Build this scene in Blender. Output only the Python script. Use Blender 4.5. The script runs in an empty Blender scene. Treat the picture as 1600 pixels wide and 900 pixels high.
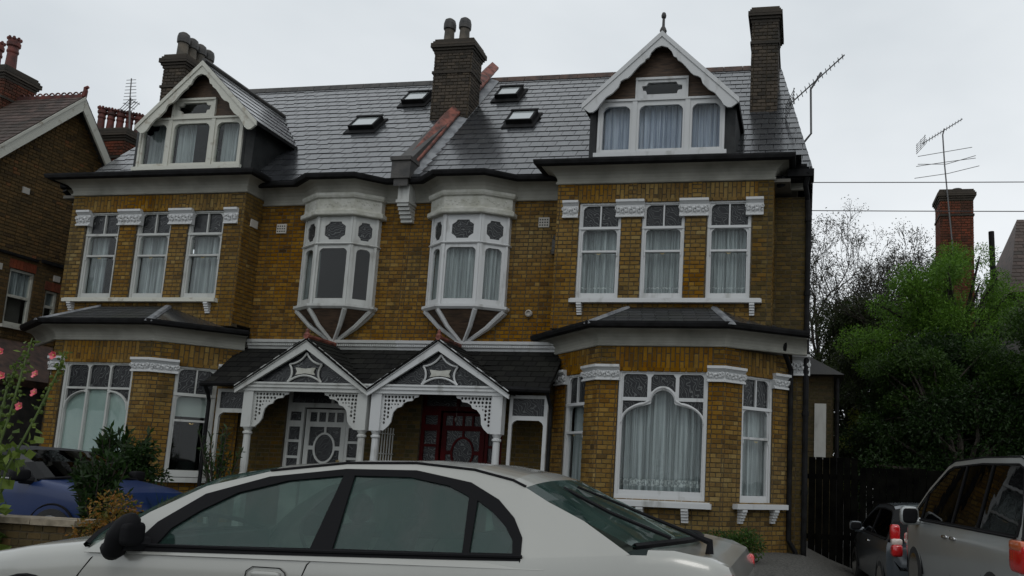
import bpy, bmesh, math, random
import numpy as np
from mathutils import Vector, Matrix
from mathutils.geometry import tessellate_polygon
random.seed(7); rng = np.random.default_rng(7)
C = bpy.context.scene.collection
SC = bpy.context.scene
R = math.radians
# ------------------------------------------------------------------ camera
cam_d = bpy.data.cameras.new('camera'); cam = bpy.data.objects.new('camera', cam_d); C.objects.link(cam)
fwd = Vector((-0.1652316, 0.97657632, 0.13783038)); rt = Vector((0.9861389, 0.16144851, 0.03826815)); up = Vector((-0.01511926, -0.14224301, 0.98971629))
cam.matrix_world = Matrix(((rt.x, up.x, -fwd.x, 7.9656), (rt.y, up.y, -fwd.y, -14.5558), (rt.z, up.z, -fwd.z, 1.2), (0, 0, 0, 1)))
cam_d.sensor_width = 36; cam_d.lens = 1249.0 / 1600 * 36; cam_d.shift_x = -(1048.25 - 800) / 1600; cam_d.shift_y = (573.25 - 450) / 1600
cam_d.clip_end = 2000; cam_d.clip_start = 0.05
SC.camera = cam
SC.render.resolution_x = 1024; SC.render.resolution_y = 576
SC.view_settings.view_transform = 'Standard'; SC.view_settings.look = 'None'; SC.view_settings.exposure = -0.12; SC.view_settings.gamma = 1
# ------------------------------------------------------------------ sky and light (overcast)
W = bpy.data.worlds.new('World'); SC.world = W; W.use_nodes = True
nt = W.node_tree; nt.nodes.clear()
def nd(t, nt_, **k):
    n = nt_.nodes.new(t)
    for a, b in k.items(): setattr(n, a, b)
    return n
wo = nd('ShaderNodeOutputWorld', nt); bg = nd('ShaderNodeBackground', nt)
sky = nd('ShaderNodeTexSky', nt, sky_type='NISHITA', sun_disc=False, sun_elevation=R(48), sun_rotation=R(200))
tc = nd('ShaderNodeTexCoord', nt); mp = nd('ShaderNodeMapping', nt); mp.inputs['Scale'].default_value = (1.2, 1.2, 2.6)
nz = nd('ShaderNodeTexNoise', nt); nz.inputs['Scale'].default_value = 1.1; nz.inputs['Detail'].default_value = 5; nz.inputs['Roughness'].default_value = .5
cr = nd('ShaderNodeValToRGB', nt)
cr.color_ramp.elements[0].position = .34; cr.color_ramp.elements[0].color = (6.8, 7.35, 7.8, 1)
cr.color_ramp.elements[1].position = .66; cr.color_ramp.elements[1].color = (9.7, 10.1, 10.4, 1)
mx = nd('ShaderNodeMix', nt, data_type='RGBA'); mx.inputs['Factor'].default_value = .96
nt.links.new(tc.outputs['Generated'], mp.inputs['Vector']); nt.links.new(mp.outputs['Vector'], nz.inputs['Vector'])
nt.links.new(nz.outputs['Fac'], cr.inputs['Fac']); nt.links.new(sky.outputs['Color'], mx.inputs['A']); nt.links.new(cr.outputs['Color'], mx.inputs['B'])
nt.links.new(mx.outputs['Result'], bg.inputs['Color']); bg.inputs['Strength'].default_value = 0.1
nt.links.new(bg.outputs['Background'], wo.inputs['Surface'])
sd = bpy.data.lights.new('sun', 'SUN'); sd.energy = .5; sd.angle = R(20); sd.color = (1, .97, .93)
so = bpy.data.objects.new('sun', sd); C.objects.link(so)
so.rotation_euler = (R(42), 0, R(20))
# ------------------------------------------------------------------ materials
def mat(name, base=(.5, .5, .5), rough=.6, metal=0, spec=.5, coat=0):
    m = bpy.data.materials.new(name); m.use_nodes = True
    b = m.node_tree.nodes['Principled BSDF']
    b.inputs['Base Color'].default_value = (*base, 1); b.inputs['Roughness'].default_value = rough; b.inputs['Metallic'].default_value = metal
    b.inputs['Specular IOR Level'].default_value = spec; b.inputs['Coat Weight'].default_value = coat; b.inputs['Coat Roughness'].default_value = .12
    return m
def noise_mat(name, c1, c2, scale=8, rough=.7, detail=6, lo=.35, hi=.65, bump=0., bscale=None, stretch=(1, 1, 1), c3=None, spec=.5, metal=0, coat=0, rough2=None, coord='Object'):
    m = mat(name, c1, rough, metal, spec, coat); t = m.node_tree; b = t.nodes['Principled BSDF']
    co = nd('ShaderNodeTexCoord', t); mp = nd('ShaderNodeMapping', t); mp.inputs['Scale'].default_value = stretch
    n = nd('ShaderNodeTexNoise', t); n.inputs['Scale'].default_value = scale; n.inputs['Detail'].default_value = detail
    r = nd('ShaderNodeValToRGB', t); r.color_ramp.elements[0].position = lo; r.color_ramp.elements[1].position = hi
    r.color_ramp.elements[0].color = (*c1, 1); r.color_ramp.elements[1].color = (*c2, 1)
    if c3: e = r.color_ramp.elements.new((lo + hi) / 2); e.color = (*c3, 1)
    t.links.new(co.outputs[coord], mp.inputs['Vector']); t.links.new(mp.outputs['Vector'], n.inputs['Vector'])
    t.links.new(n.outputs['Fac'], r.inputs['Fac']); t.links.new(r.outputs['Color'], b.inputs['Base Color'])
    if rough2 is not None:
        q = nd('ShaderNodeMapRange', t); q.inputs['To Min'].default_value = rough; q.inputs['To Max'].default_value = rough2
        t.links.new(n.outputs['Fac'], q.inputs['Value']); t.links.new(q.outputs['Result'], b.inputs['Roughness'])
    if bump:
        n2 = nd('ShaderNodeTexNoise', t); n2.inputs['Scale'].default_value = bscale or scale * 6; n2.inputs['Detail'].default_value = 4
        bp = nd('ShaderNodeBump', t); bp.inputs['Strength'].default_value = bump; bp.inputs['Distance'].default_value = .02
        t.links.new(mp.outputs['Vector'], n2.inputs['Vector']); t.links.new(n2.outputs['Fac'], bp.inputs['Height']); t.links.new(bp.outputs['Normal'], b.inputs['Normal'])
    return m
def tint_mat(name, stops, rough=.85, grime=(.03, .03, .015), gscale=.9, bump=.4, spec=.3, gamt=.55, r2=None, glo=.5, ghi=.75, coat=0, bscale=60, streak=0):
    """colour per piece from the face attribute 'tint', patches of dirt from world noise and from the attribute 'grime'"""
    m = mat(name, stops[0][1], rough, 0, spec, coat); t = m.node_tree; b = t.nodes['Principled BSDF']
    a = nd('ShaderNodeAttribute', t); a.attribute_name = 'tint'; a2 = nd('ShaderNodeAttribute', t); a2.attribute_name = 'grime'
    r = nd('ShaderNodeValToRGB', t)
    while len(r.color_ramp.elements) > 1: r.color_ramp.elements.remove(r.color_ramp.elements[0])
    r.color_ramp.elements[0].position = stops[0][0]; r.color_ramp.elements[0].color = (*stops[0][1], 1)
    for p, c in stops[1:]: e = r.color_ramp.elements.new(p); e.color = (*c, 1)
    t.links.new(a.outputs['Fac'], r.inputs['Fac'])
    g = nd('ShaderNodeNewGeometry', t)
    n = nd('ShaderNodeTexNoise', t); n.inputs['Scale'].default_value = gscale; n.inputs['Detail'].default_value = 7; n.inputs['Roughness'].default_value = .65
    t.links.new(g.outputs['Position'], n.inputs['Vector'])
    q = nd('ShaderNodeMapRange', t); q.inputs['From Min'].default_value = glo; q.inputs['From Max'].default_value = ghi; q.inputs['To Max'].default_value = gamt
    t.links.new(n.outputs['Fac'], q.inputs['Value'])
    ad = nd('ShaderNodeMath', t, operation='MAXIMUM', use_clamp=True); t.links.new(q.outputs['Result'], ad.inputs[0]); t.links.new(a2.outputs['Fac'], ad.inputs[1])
    if streak:
        ms_ = nd('ShaderNodeMapping', t); ms_.inputs['Scale'].default_value = (2.6, 2.6, .3); ns = nd('ShaderNodeTexNoise', t); ns.inputs['Scale'].default_value = 1.6; ns.inputs['Detail'].default_value = 5; ns.inputs['Roughness'].default_value = .6
        qs = nd('ShaderNodeMapRange', t); qs.inputs['From Min'].default_value = .52; qs.inputs['From Max'].default_value = .72; qs.inputs['To Max'].default_value = streak
        t.links.new(g.outputs['Position'], ms_.inputs['Vector']); t.links.new(ms_.outputs['Vector'], ns.inputs['Vector']); t.links.new(ns.outputs['Fac'], qs.inputs['Value'])
        ad2 = nd('ShaderNodeMath', t, operation='MAXIMUM', use_clamp=True); t.links.new(qs.outputs['Result'], ad2.inputs[0]); t.links.new(ad.outputs['Value'], ad2.inputs[1]); ad = ad2
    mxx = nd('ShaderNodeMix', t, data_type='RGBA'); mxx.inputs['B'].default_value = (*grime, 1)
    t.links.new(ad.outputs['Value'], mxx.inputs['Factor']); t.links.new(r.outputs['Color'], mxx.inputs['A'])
    n3 = nd('ShaderNodeTexNoise', t); n3.inputs['Scale'].default_value = 22; n3.inputs['Detail'].default_value = 3
    q3 = nd('ShaderNodeMapRange', t); q3.inputs['To Min'].default_value = .7; q3.inputs['To Max'].default_value = 1.35
    t.links.new(g.outputs['Position'], n3.inputs['Vector']); t.links.new(n3.outputs['Fac'], q3.inputs['Value'])
    hs = nd('ShaderNodeHueSaturation', t)
    if streak:
        nh = nd('ShaderNodeTexNoise', t); nh.inputs['Scale'].default_value = .45; nh.inputs['Detail'].default_value = 3; t.links.new(g.outputs['Position'], nh.inputs['Vector'])
        for a_, b_, nm in ((.488, .508, 'Hue'), (1.12, .84, 'Saturation')):
            qh = nd('ShaderNodeMapRange', t); qh.inputs['From Min'].default_value = .35; qh.inputs['From Max'].default_value = .65; qh.inputs['To Min'].default_value = a_; qh.inputs['To Max'].default_value = b_
            t.links.new(nh.outputs['Fac'], qh.inputs['Value']); t.links.new(qh.outputs['Result'], hs.inputs[nm])
    t.links.new(mxx.outputs['Result'], hs.inputs['Color']); t.links.new(q3.outputs['Result'], hs.inputs['Value'])
    t.links.new(hs.outputs['Color'], b.inputs['Base Color'])
    if r2 is not None:
        q2 = nd('ShaderNodeMapRange', t); q2.inputs['To Min'].default_value = rough; q2.inputs['To Max'].default_value = r2
        t.links.new(n3.outputs['Fac'], q2.inputs['Value']); t.links.new(q2.outputs['Result'], b.inputs['Roughness'])
    if bump:
        n2 = nd('ShaderNodeTexNoise', t); n2.inputs['Scale'].default_value = bscale; n2.inputs['Detail'].default_value = 3
        bp = nd('ShaderNodeBump', t); bp.inputs['Strength'].default_value = bump; bp.inputs['Distance'].default_value = .01
        t.links.new(g.outputs['Position'], n2.inputs['Vector']); t.links.new(n2.outputs['Fac'], bp.inputs['Height']); t.links.new(bp.outputs['Normal'], b.inputs['Normal'])
    return m
def glass_mat(name, tint=(.8, .85, .82), ior=1.5, rough=.02):
    m = bpy.data.materials.new(name); m.use_nodes = True; t = m.node_tree; t.nodes.clear()
    o = nd('ShaderNodeOutputMaterial', t); ms = nd('ShaderNodeMixShader', t); tr = nd('ShaderNodeBsdfTransparent', t); gl = nd('ShaderNodeBsdfGlossy', t); fr = nd('ShaderNodeFresnel', t)
    tr.inputs['Color'].default_value = (*tint, 1); gl.inputs['Roughness'].default_value = rough; fr.inputs['IOR'].default_value = ior
    n = nd('ShaderNodeTexNoise', t); n.inputs['Scale'].default_value = 3; bp = nd('ShaderNodeBump', t); bp.inputs['Strength'].default_value = .08; bp.inputs['Distance'].default_value = .02
    g = nd('ShaderNodeNewGeometry', t); t.links.new(g.outputs['Position'], n.inputs['Vector']); t.links.new(n.outputs['Fac'], bp.inputs['Height']); t.links.new(bp.outputs['Normal'], gl.inputs['Normal'])
    mr = nd('ShaderNodeMapRange', t); mr.inputs['To Min'].default_value = ior; mr.inputs['To Max'].default_value = 1 / ior; t.links.new(g.outputs['Backfacing'], mr.inputs['Value']); t.links.new(mr.outputs['Result'], fr.inputs['IOR'])
    t.links.new(fr.outputs[0], ms.inputs[0]); t.links.new(tr.outputs[0], ms.inputs[1]); t.links.new(gl.outputs[0], ms.inputs[2]); t.links.new(ms.outputs[0], o.inputs[0])
    return m
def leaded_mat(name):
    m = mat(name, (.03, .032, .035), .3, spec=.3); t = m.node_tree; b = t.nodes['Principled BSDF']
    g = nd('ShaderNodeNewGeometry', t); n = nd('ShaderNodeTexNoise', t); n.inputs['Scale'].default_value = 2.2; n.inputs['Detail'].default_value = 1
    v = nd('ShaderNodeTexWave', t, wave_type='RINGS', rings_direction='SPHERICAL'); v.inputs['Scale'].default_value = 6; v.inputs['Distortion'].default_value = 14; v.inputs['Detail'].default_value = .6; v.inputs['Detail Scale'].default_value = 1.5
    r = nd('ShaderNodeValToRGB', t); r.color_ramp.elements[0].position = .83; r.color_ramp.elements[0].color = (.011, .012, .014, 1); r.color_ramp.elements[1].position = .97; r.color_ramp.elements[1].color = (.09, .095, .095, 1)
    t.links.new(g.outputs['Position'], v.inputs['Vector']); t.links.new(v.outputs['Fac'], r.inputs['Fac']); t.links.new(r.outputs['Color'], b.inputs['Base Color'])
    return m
M = {}
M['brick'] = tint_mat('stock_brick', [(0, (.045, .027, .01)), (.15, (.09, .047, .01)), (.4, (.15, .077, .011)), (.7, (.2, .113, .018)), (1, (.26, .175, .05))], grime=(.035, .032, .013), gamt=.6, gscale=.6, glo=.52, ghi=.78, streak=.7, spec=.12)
M['mortar'] = noise_mat('mortar', (.04, .03, .016), (.08, .062, .034), 14, .95, bump=.5)
M['red_brick'] = tint_mat('red_brick', [(0, (.06, .02, .01)), (.4, (.1, .03, .015)), (1, (.22, .05, .02))], grime=(.025, .018, .013), gamt=.8, glo=.42, ghi=.7)
M['dark_brick'] = tint_mat('sooty_brick', [(0, (.02, .018, .014)), (.5, (.055, .045, .035)), (1, (.11, .085, .06))], grime=(.02, .02, .018), gamt=.7)
M['old_brick'] = tint_mat('weathered_brick', [(0, (.035, .02, .01)), (.4, (.09, .055, .02)), (.8, (.15, .085, .028)), (1, (.2, .075, .03))], grime=(.035, .034, .015), gamt=.6)
M['slate'] = tint_mat('wet_slate', [(0, (.018, .02, .023)), (.5, (.027, .029, .032)), (1, (.042, .045, .048))], rough=.2, r2=.3, coat=.35, grime=(.03, .033, .03), gamt=.4, spec=.9, bump=.05, bscale=9)
M['porch_slate'] = tint_mat('mossy_slate', [(0, (.008, .008, .008)), (1, (.018, .018, .016))], rough=.85, r2=.9, spec=.1, grime=(.012, .013, .008), gamt=.5, bump=.5)
M['bay_slate'] = tint_mat('dark_bay_slate', [(0, (.02, .021, .022)), (1, (.04, .042, .044))], rough=.45, r2=.65, grime=(.025, .028, .015), gamt=.6, spec=.35, bump=.3, bscale=12)
M['brown_slate'] = tint_mat('brown_roof_tile', [(0, (.03, .022, .018)), (1, (.09, .06, .05))], rough=.6, r2=.8, grime=(.03, .03, .02), gamt=.6, spec=.3)
M['white'] = noise_mat('white_paint', (.16, .155, .13), (.43, .44, .42), 5, .5, lo=.22, hi=.5, bump=.15, bscale=30, c3=(.37, .375, .355), stretch=(1, 1, .35))
M['white2'] = noise_mat('fresh_white_paint', (.24, .24, .22), (.5, .51, .51), 5, .4, lo=.2, hi=.42, stretch=(1, 1, .35), bump=.08, bscale=30)
M['oldwhite'] = noise_mat('flaking_white_paint', (.2, .15, .09), (.5, .5, .44), 5, .6, lo=.24, hi=.42, bump=.4, bscale=25)
M['render'] = noise_mat('cream_render', (.17, .17, .145), (.3, .295, .255), 2.0, .7, lo=.25, hi=.6, bump=.15, bscale=14)
M['stone'] = noise_mat('frieze_render', (.34, .34, .29), (.46, .46, .42), 6, .8, bump=.4, bscale=22)
M['black'] = noise_mat('black_gutter', (.004, .004, .004), (.011, .011, .012), 6, .7, bump=.1, spec=.15)
M['fence'] = noise_mat('black_fence_stain', (.0015, .0015, .0015), (.005, .005, .004), 5, .95, spec=.03, bump=.2)
M['lead'] = noise_mat('lead_flashing', (.1, .105, .115), (.24, .25, .26), 5, .5, bump=.3, bscale=10)
M['tile'] = noise_mat('terracotta_tile', (.05, .02, .014), (.24, .075, .05), 6, .6, bump=.35, bscale=20, c3=(.15, .045, .03))
M['buff'] = noise_mat('buff_clay', (.12, .1, .06), (.27, .24, .15), 5, .8, bump=.3)
M['pot'] = noise_mat('chimney_pot_grey', (.05, .045, .035), (.12, .1, .075), 5, .75, bump=.3)
M['redpot'] = noise_mat('red_clay_pot', (.04, .012, .01), (.14, .03, .02), 5, .7, bump=.3)
M['wood'] = noise_mat('brown_boarding', (.03, .018, .01), (.085, .05, .028), 5, .7, stretch=(1, 1, 6), bump=.3)
M['darkboard'] = noise_mat('tarred_board', (.006, .007, .008), (.02, .022, .022), 3, .6, bump=.3, spec=.3)
M['glass'] = glass_mat('window_glass', (.93, .95, .95), 1.36); M['carglass'] = glass_mat('car_glass', (.66, .78, .74), 1.62); M['darkglass'] = glass_mat('tinted_car_glass', (.1, .11, .11), 1.3)
def fog(m, amt, col):
    t = m.node_tree; o = t.nodes['Material Output'] if 'Material Output' in t.nodes else [n for n in t.nodes if n.type == 'OUTPUT_MATERIAL'][0]; src = o.inputs[0].links[0].from_socket
    d = nd('ShaderNodeBsdfDiffuse', t); d.inputs['Color'].default_value = (*col, 1); ms = nd('ShaderNodeMixShader', t); n = nd('ShaderNodeTexNoise', t); n.inputs['Scale'].default_value = 3.5; n.inputs['Detail'].default_value = 6; n.inputs['Distortion'].default_value = .6
    g = nd('ShaderNodeNewGeometry', t); q = nd('ShaderNodeMapRange', t); q.inputs['From Min'].default_value = .35; q.inputs['From Max'].default_value = .7; q.inputs['To Min'].default_value = amt * .55; q.inputs['To Max'].default_value = min(1, amt * 1.35)
    t.links.new(g.outputs['Position'], n.inputs['Vector']); t.links.new(n.outputs['Fac'], q.inputs['Value']); t.links.new(q.outputs['Result'], ms.inputs[0]); t.links.new(src, ms.inputs[1]); t.links.new(d.outputs[0], ms.inputs[2]); t.links.new(ms.outputs[0], o.inputs[0])
fog(M['carglass'], .34, (.045, .085, .075))
M['leaded'] = leaded_mat('leaded_glass')
M['curtain'] = noise_mat('net_curtain', (.2, .225, .225), (.44, .475, .475), 5, .9, stretch=(4, 4, .12), lo=.38, hi=.62)
M['bluecurtain'] = noise_mat('blue_white_curtain', (.24, .28, .36), (.48, .52, .6), 5, .9, stretch=(4, 4, .12), lo=.38, hi=.62)
M['lace'] = noise_mat('lace_hem', (.3, .32, .32), (.6, .63, .62), 26, .9, lo=.45, hi=.55)
M['frost'] = noise_mat('frosted_film', (.27, .36, .33), (.36, .44, .4), 1.2, .5)
M['blind'] = mat('roller_blind', (.36, .4, .37), .8)
M['room'] = mat('room_plaster', (.16, .15, .13), .9)
M['door_red'] = noise_mat('red_door_paint', (.03, .0005, .001), (.055, .001, .0018), 4, .6, spec=.12)
M['brass'] = mat('brass', (.6, .45, .2), .3, 1)
M['chrome'] = mat('chrome', (.7, .7, .7), .12, 1)
M['steel'] = mat('aerial_metal', (.12, .12, .12), .5, .6)
M['rubber'] = mat('rubber', (.008, .008, .009), .65, spec=.1); M['tyre'] = noise_mat('tyre', (.012, .012, .012), (.02, .02, .02), 10, .8, bump=.3)
M['redlamp'] = mat('red_lamp', (.5, .008, .01), .12, coat=1); M['clearlamp'] = mat('clear_lamp', (.6, .5, .45), .15, coat=1); M['amber'] = mat('amber_lamp', (.5, .1, .03), .15, coat=1)
M['interior'] = mat('car_interior', (.035, .04, .042), .85); M['seat'] = noise_mat('seat_cloth', (.07, .085, .09), (.12, .14, .15), 20, .9); M['blueseat'] = mat('blue_cover', (.05, .1, .14), .9)
def paint(name, c, coat=1, rough=.35, metal=0.):
    m = noise_mat(name, tuple(x * .93 for x in c), c, 1.5, rough, coat=coat, metal=metal, bump=.02, bscale=40)
    return m
M['silver'] = paint('pearl_silver_paint', (.37, .37, .34), 1, .3, .15); M['blue'] = paint('blue_paint', (.0008, .017, .085), .25, .45); M['grey'] = paint('silver_grey_paint', (.33, .345, .34), 1, .28, .25); M['slategrey'] = paint('dark_grey_paint', (.045, .055, .065), 1, .35)
M['cloth'] = noise_mat('soft_top_cloth', (.012, .013, .015), (.022, .024, .027), 20, .85, bump=.2)
def leaf_mat(name, a, b2, rough=.55):
    m = tint_mat(name, [(0, a), (1, b2)], rough=rough, grime=a, gamt=.6, gscale=1.2, bump=0, spec=.35); t = m.node_tree; b = t.nodes['Principled BSDF']; o = [n for n in t.nodes if n.type == 'OUTPUT_MATERIAL'][0]
    tl = nd('ShaderNodeBsdfTranslucent', t); ms = nd('ShaderNodeMixShader', t); ms.inputs[0].default_value = .4; t.links.new(b.inputs['Base Color'].links[0].from_socket, tl.inputs['Color'])
    t.links.new(b.outputs[0], ms.inputs[1]); t.links.new(tl.outputs[0], ms.inputs[2]); t.links.new(ms.outputs[0], o.inputs[0]); return m
M['leaf_green'] = leaf_mat('fresh_green_leaf', (.04, .1, .008), (.15, .3, .03)); M['leaf_dark'] = leaf_mat('dark_leaf', (.006, .017, .003), (.026, .062, .01)); M['leaf_mid'] = leaf_mat('mid_leaf', (.015, .04, .005), (.055, .115, .014))
M['leaf_olive'] = leaf_mat('olive_leaf', (.012, .02, .005), (.045, .065, .016)); M['leaf_yellow'] = leaf_mat('yellow_green_leaf', (.06, .1, .01), (.2, .2, .03)); M['leaf_orange'] = leaf_mat('autumn_leaf', (.05, .08, .01), (.28, .12, .02)); M['leaf_grey'] = leaf_mat('grey_brown_leaf', (.012, .014, .006), (.045, .045, .02)); M['holly'] = leaf_mat('hollyhock_leaf', (.05, .09, .015), (.16, .22, .04))
M['bark'] = noise_mat('bark', (.01, .008, .006), (.035, .028, .02), 9, .9, bump=.6); M['stem'] = mat('green_stem', (.08, .12, .03), .7)
M['petal'] = noise_mat('pink_petal', (.6, .06, .1), (.75, .22, .25), 14, .6); M['petal2'] = mat('petal_heart', (.5, .35, .12), .7)
M['ground'] = noise_mat('gravel_ground', (.03, .03, .026), (.1, .095, .085), 25, .9, bump=.5); M['asphalt'] = noise_mat('asphalt', (.035, .035, .036), (.065, .065, .066), 30, .55, bump=.3, bscale=150)
M['concrete'] = noise_mat('concrete_slab', (.14, .13, .12), (.26, .25, .23), 6, .7, bump=.3); M['wallcap'] = noise_mat('stone_coping', (.12, .1, .07), (.26, .22, .16), 7, .8, bump=.4)
M['vent'] = mat('air_brick', (.42, .4, .36), .9); M['cable'] = mat('cable', (.03, .03, .032), .6)
# ------------------------------------------------------------------ mesh helpers
SX = 1.0                       # +1 or -1: which half of the pair is being built
class MB:
    def __init__(s): s.v = []; s.f = []; s.t = []; s.g = []; s.m = []; s.cur = (.5, 0.); s.mi = 0
    def face(s, pts):
        i = len(s.v); s.v += [tuple(p) for p in pts]; s.f.append(tuple(range(i, i + len(pts)))); s.t.append(s.cur[0]); s.g.append(s.cur[1]); s.m.append(s.mi)
    def add(s, vs, fs):
        i = len(s.v); s.v += [tuple(p) for p in vs]
        for f in fs: s.f.append(tuple(i + k for k in f)); s.t.append(s.cur[0]); s.g.append(s.cur[1]); s.m.append(s.mi)
    def box(s, x0, x1, y0, y1, z0, z1):
        s.add([(x, y, z) for z in (z0, z1) for y in (y0, y1) for x in (x0, x1)], [(0, 2, 3, 1), (4, 5, 7, 6), (0, 1, 5, 4), (2, 6, 7, 3), (0, 4, 6, 2), (1, 3, 7, 5)])
    def hexa(s, b, t):  # bottom quad, top quad
        s.add(list(b) + list(t), [(3, 2, 1, 0), (4, 5, 6, 7), (0, 1, 5, 4), (1, 2, 6, 5), (2, 3, 7, 6), (3, 0, 4, 7)])
    def fbox(s, fr, s0, s1, d0, d1, z0, z1):
        P = fr.p
        s.hexa([P(s0, d0, z0), P(s1, d0, z0), P(s1, d1, z0), P(s0, d1, z0)], [P(s0, d0, z1), P(s1, d0, z1), P(s1, d1, z1), P(s0, d1, z1)])
    def plate(s, loops, fr, d0, d1):
        L3 = [[Vector((x, y, 0)) for x, y in l] for l in loops]
        flat = [p for l in loops for p in l]; tris = tessellate_polygon(L3); n = len(flat)
        s.add([fr.p(x, d1, y) for x, y in flat] + [fr.p(x, d0, y) for x, y in flat], [tuple(t) for t in tris] + [tuple(n + k for k in reversed(t)) for t in tris])
        i = len(s.v) - 2 * n; o = 0
        for l in loops:
            m = len(l)
            for k in range(m):
                a, b = o + k, o + (k + 1) % m
                s.f.append((i + a, i + b, i + n + b, i + n + a)); s.t.append(s.cur[0]); s.g.append(s.cur[1]); s.m.append(s.mi)
            o += m
    def tube(s, pts, rad, n=8, cap=True):
        pts = [Vector(p) for p in pts]; rad = rad if hasattr(rad, '__len__') else [rad] * len(pts)
        base = len(s.v); prev = None
        for k, p in enumerate(pts):
            d = (pts[min(k + 1, len(pts) - 1)] - pts[max(k - 1, 0)])
            d = d.normalized() if d.length > 1e-9 else Vector((0, 0, 1))
            a = prev - d * prev.dot(d) if prev is not None else (Vector((1, 0, 0)) if abs(d.x) < .9 else Vector((0, 1, 0))).cross(d)
            a.normalize(); prev = a; b = d.cross(a)
            for j in range(n):
                t = 2 * math.pi * j / n; s.v.append(tuple(p + (a * math.cos(t) + b * math.sin(t)) * rad[k]))
        nf = 0
        for k in range(len(pts) - 1):
            for j in range(n):
                s.f.append((base + k * n + j, base + k * n + (j + 1) % n, base + (k + 1) * n + (j + 1) % n, base + (k + 1) * n + j)); nf += 1
        if cap:
            s.f.append(tuple(base + j for j in reversed(range(n)))); s.f.append(tuple(base + (len(pts) - 1) * n + j for j in range(n))); nf += 2
        s.t += [s.cur[0]] * nf; s.g += [s.cur[1]] * nf; s.m += [s.mi] * nf
    def lathe(s, c, prof, n=12, axis='z'):
        base = len(s.v)
        for r, z in prof:
            for j in range(n):
                t = 2 * math.pi * j / n
                q = (r * math.cos(t), r * math.sin(t), z) if axis == 'z' else ((r * math.cos(t), z, r * math.sin(t)) if axis == 'y' else (z, r * math.cos(t), r * math.sin(t)))
                s.v.append((c[0] + q[0], c[1] + q[1], c[2] + q[2]))
        nf = 0
        for k in range(len(prof) - 1):
            for j in range(n): s.f.append((base + k * n + j, base + k * n + (j + 1) % n, base + (k + 1) * n + (j + 1) % n, base + (k + 1) * n + j)); nf += 1
        s.f.append(tuple(base + j for j in reversed(range(n)))); s.f.append(tuple(base + (len(prof) - 1) * n + j for j in range(n))); nf += 2
        s.t += [s.cur[0]] * nf; s.g += [s.cur[1]] * nf; s.m += [s.mi] * nf
    def blob(s, c, r, fr=None, n=6, m=4, e=1.):
        vs = []; pw = lambda v: math.copysign(abs(v) ** e, v)

        for i in range(m + 1):
            a = math.pi * i / m
            for j in range(n):
                b = 2 * math.pi * j / n; q = (r[0] * pw(math.sin(a)) * pw(math.cos(b)), r[1] * pw(math.sin(a)) * pw(math.sin(b)), r[2] * pw(math.cos(a)))
                vs.append(fr.p(c[0] + q[0], c[1] + q[1], c[2] + q[2]) if fr else (c[0] + q[0], c[1] + q[1], c[2] + q[2]))
        s.add(vs, [(i * n + j, i * n + (j + 1) % n, (i + 1) * n + (j + 1) % n, (i + 1) * n + j) for i in range(m) for j in range(n)])
    def sweep(s, path, prof, close_prof=True, mirror_ends=None):
        """profile (out, z) swept along a plan polyline; outside is on the right of the direction of travel"""
        P = [Vector((a, b)) for a, b in path]; n = len(P); nr = []
        for i in range(n - 1): d = (P[i + 1] - P[i]).normalized(); nr.append(Vector((d.y, -d.x)))
        off = []
        for i in range(n):
            if i == 0: off.append(nr[0])
            elif i == n - 1: off.append(nr[-1])
            else:
                a, b = nr[i - 1], nr[i]; off.append((a + b) / max(1 + a.dot(b), .25))
        base = len(s.v); k = len(prof)
        for i in range(n):
            for o, z in prof: q = P[i] + off[i] * o; s.v.append((q.x, q.y, z))
        nf = 0; rng_ = k if close_prof else k - 1
        for i in range(n - 1):
            for j in range(rng_):
                a, b = j, (j + 1) % k; s.f.append((base + i * k + a, base + (i + 1) * k + a, base + (i + 1) * k + b, base + i * k + b)); nf += 1
        if close_prof: s.f.append(tuple(base + j for j in range(k))); s.f.append(tuple(base + (n - 1) * k + j for j in reversed(range(k)))); nf += 2
        s.t += [s.cur[0]] * nf; s.g += [s.cur[1]] * nf; s.m += [s.mi] * nf
    def mesh(s, name, mats, smooth=False, flip=True, recalc=True):
        me = bpy.data.meshes.new(name); v = s.v
        if flip and SX < 0: v = [(-x, y, z) for x, y, z in v]
        me.from_pydata(v, [], s.f)
        for m in (mats if isinstance(mats, (list, tuple)) else [mats]): me.materials.append(m)
        a = me.attributes.new('tint', 'FLOAT', 'FACE'); a.data.foreach_set('value', s.t)
        a = me.attributes.new('grime', 'FLOAT', 'FACE'); a.data.foreach_set('value', s.g)
        me.polygons.foreach_set('material_index', s.m)
        if recalc:
            bm = bmesh.new(); bm.from_mesh(me); bmesh.ops.remove_doubles(bm, verts=bm.verts, dist=1e-5) if smooth else None
            bmesh.ops.recalc_face_normals(bm, faces=bm.faces); bm.to_mesh(me); bm.free()
        if smooth:
            for p in me.polygons: p.use_smooth = True
        return me
    def build(s, name, mats, parent=None, label=None, smooth=False, flip=True, recalc=True, kind=None):
        if not s.f: return None
        o = bpy.data.objects.new(name, s.mesh(name, mats, smooth, flip, recalc)); C.objects.link(o)
        if parent: o.parent = parent
        if label: o['label'] = label
        if kind: o['kind'] = kind
        if smooth:
            try: o.data.set_sharp_from_angle(angle=R(38))
            except Exception: pass
        return o
class Fr:
    """local frame on a wall: s along it, d out of it, z up"""
    def __init__(f, o, s, n, t=(0, 0, 1)): f.o = Vector(o); f.s = Vector(s).normalized(); f.n = Vector(n).normalized(); f.t = Vector(t)
    def p(f, s, d, z): return f.o + f.s * s + f.n * d + f.t * z
def wfr(A, B):
    a = Vector((A[0], A[1], 0)); d = (Vector((B[0], B[1], 0)) - a); l = d.length; d.normalize(); return Fr(a, d, (d.y, -d.x, 0)), l
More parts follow.
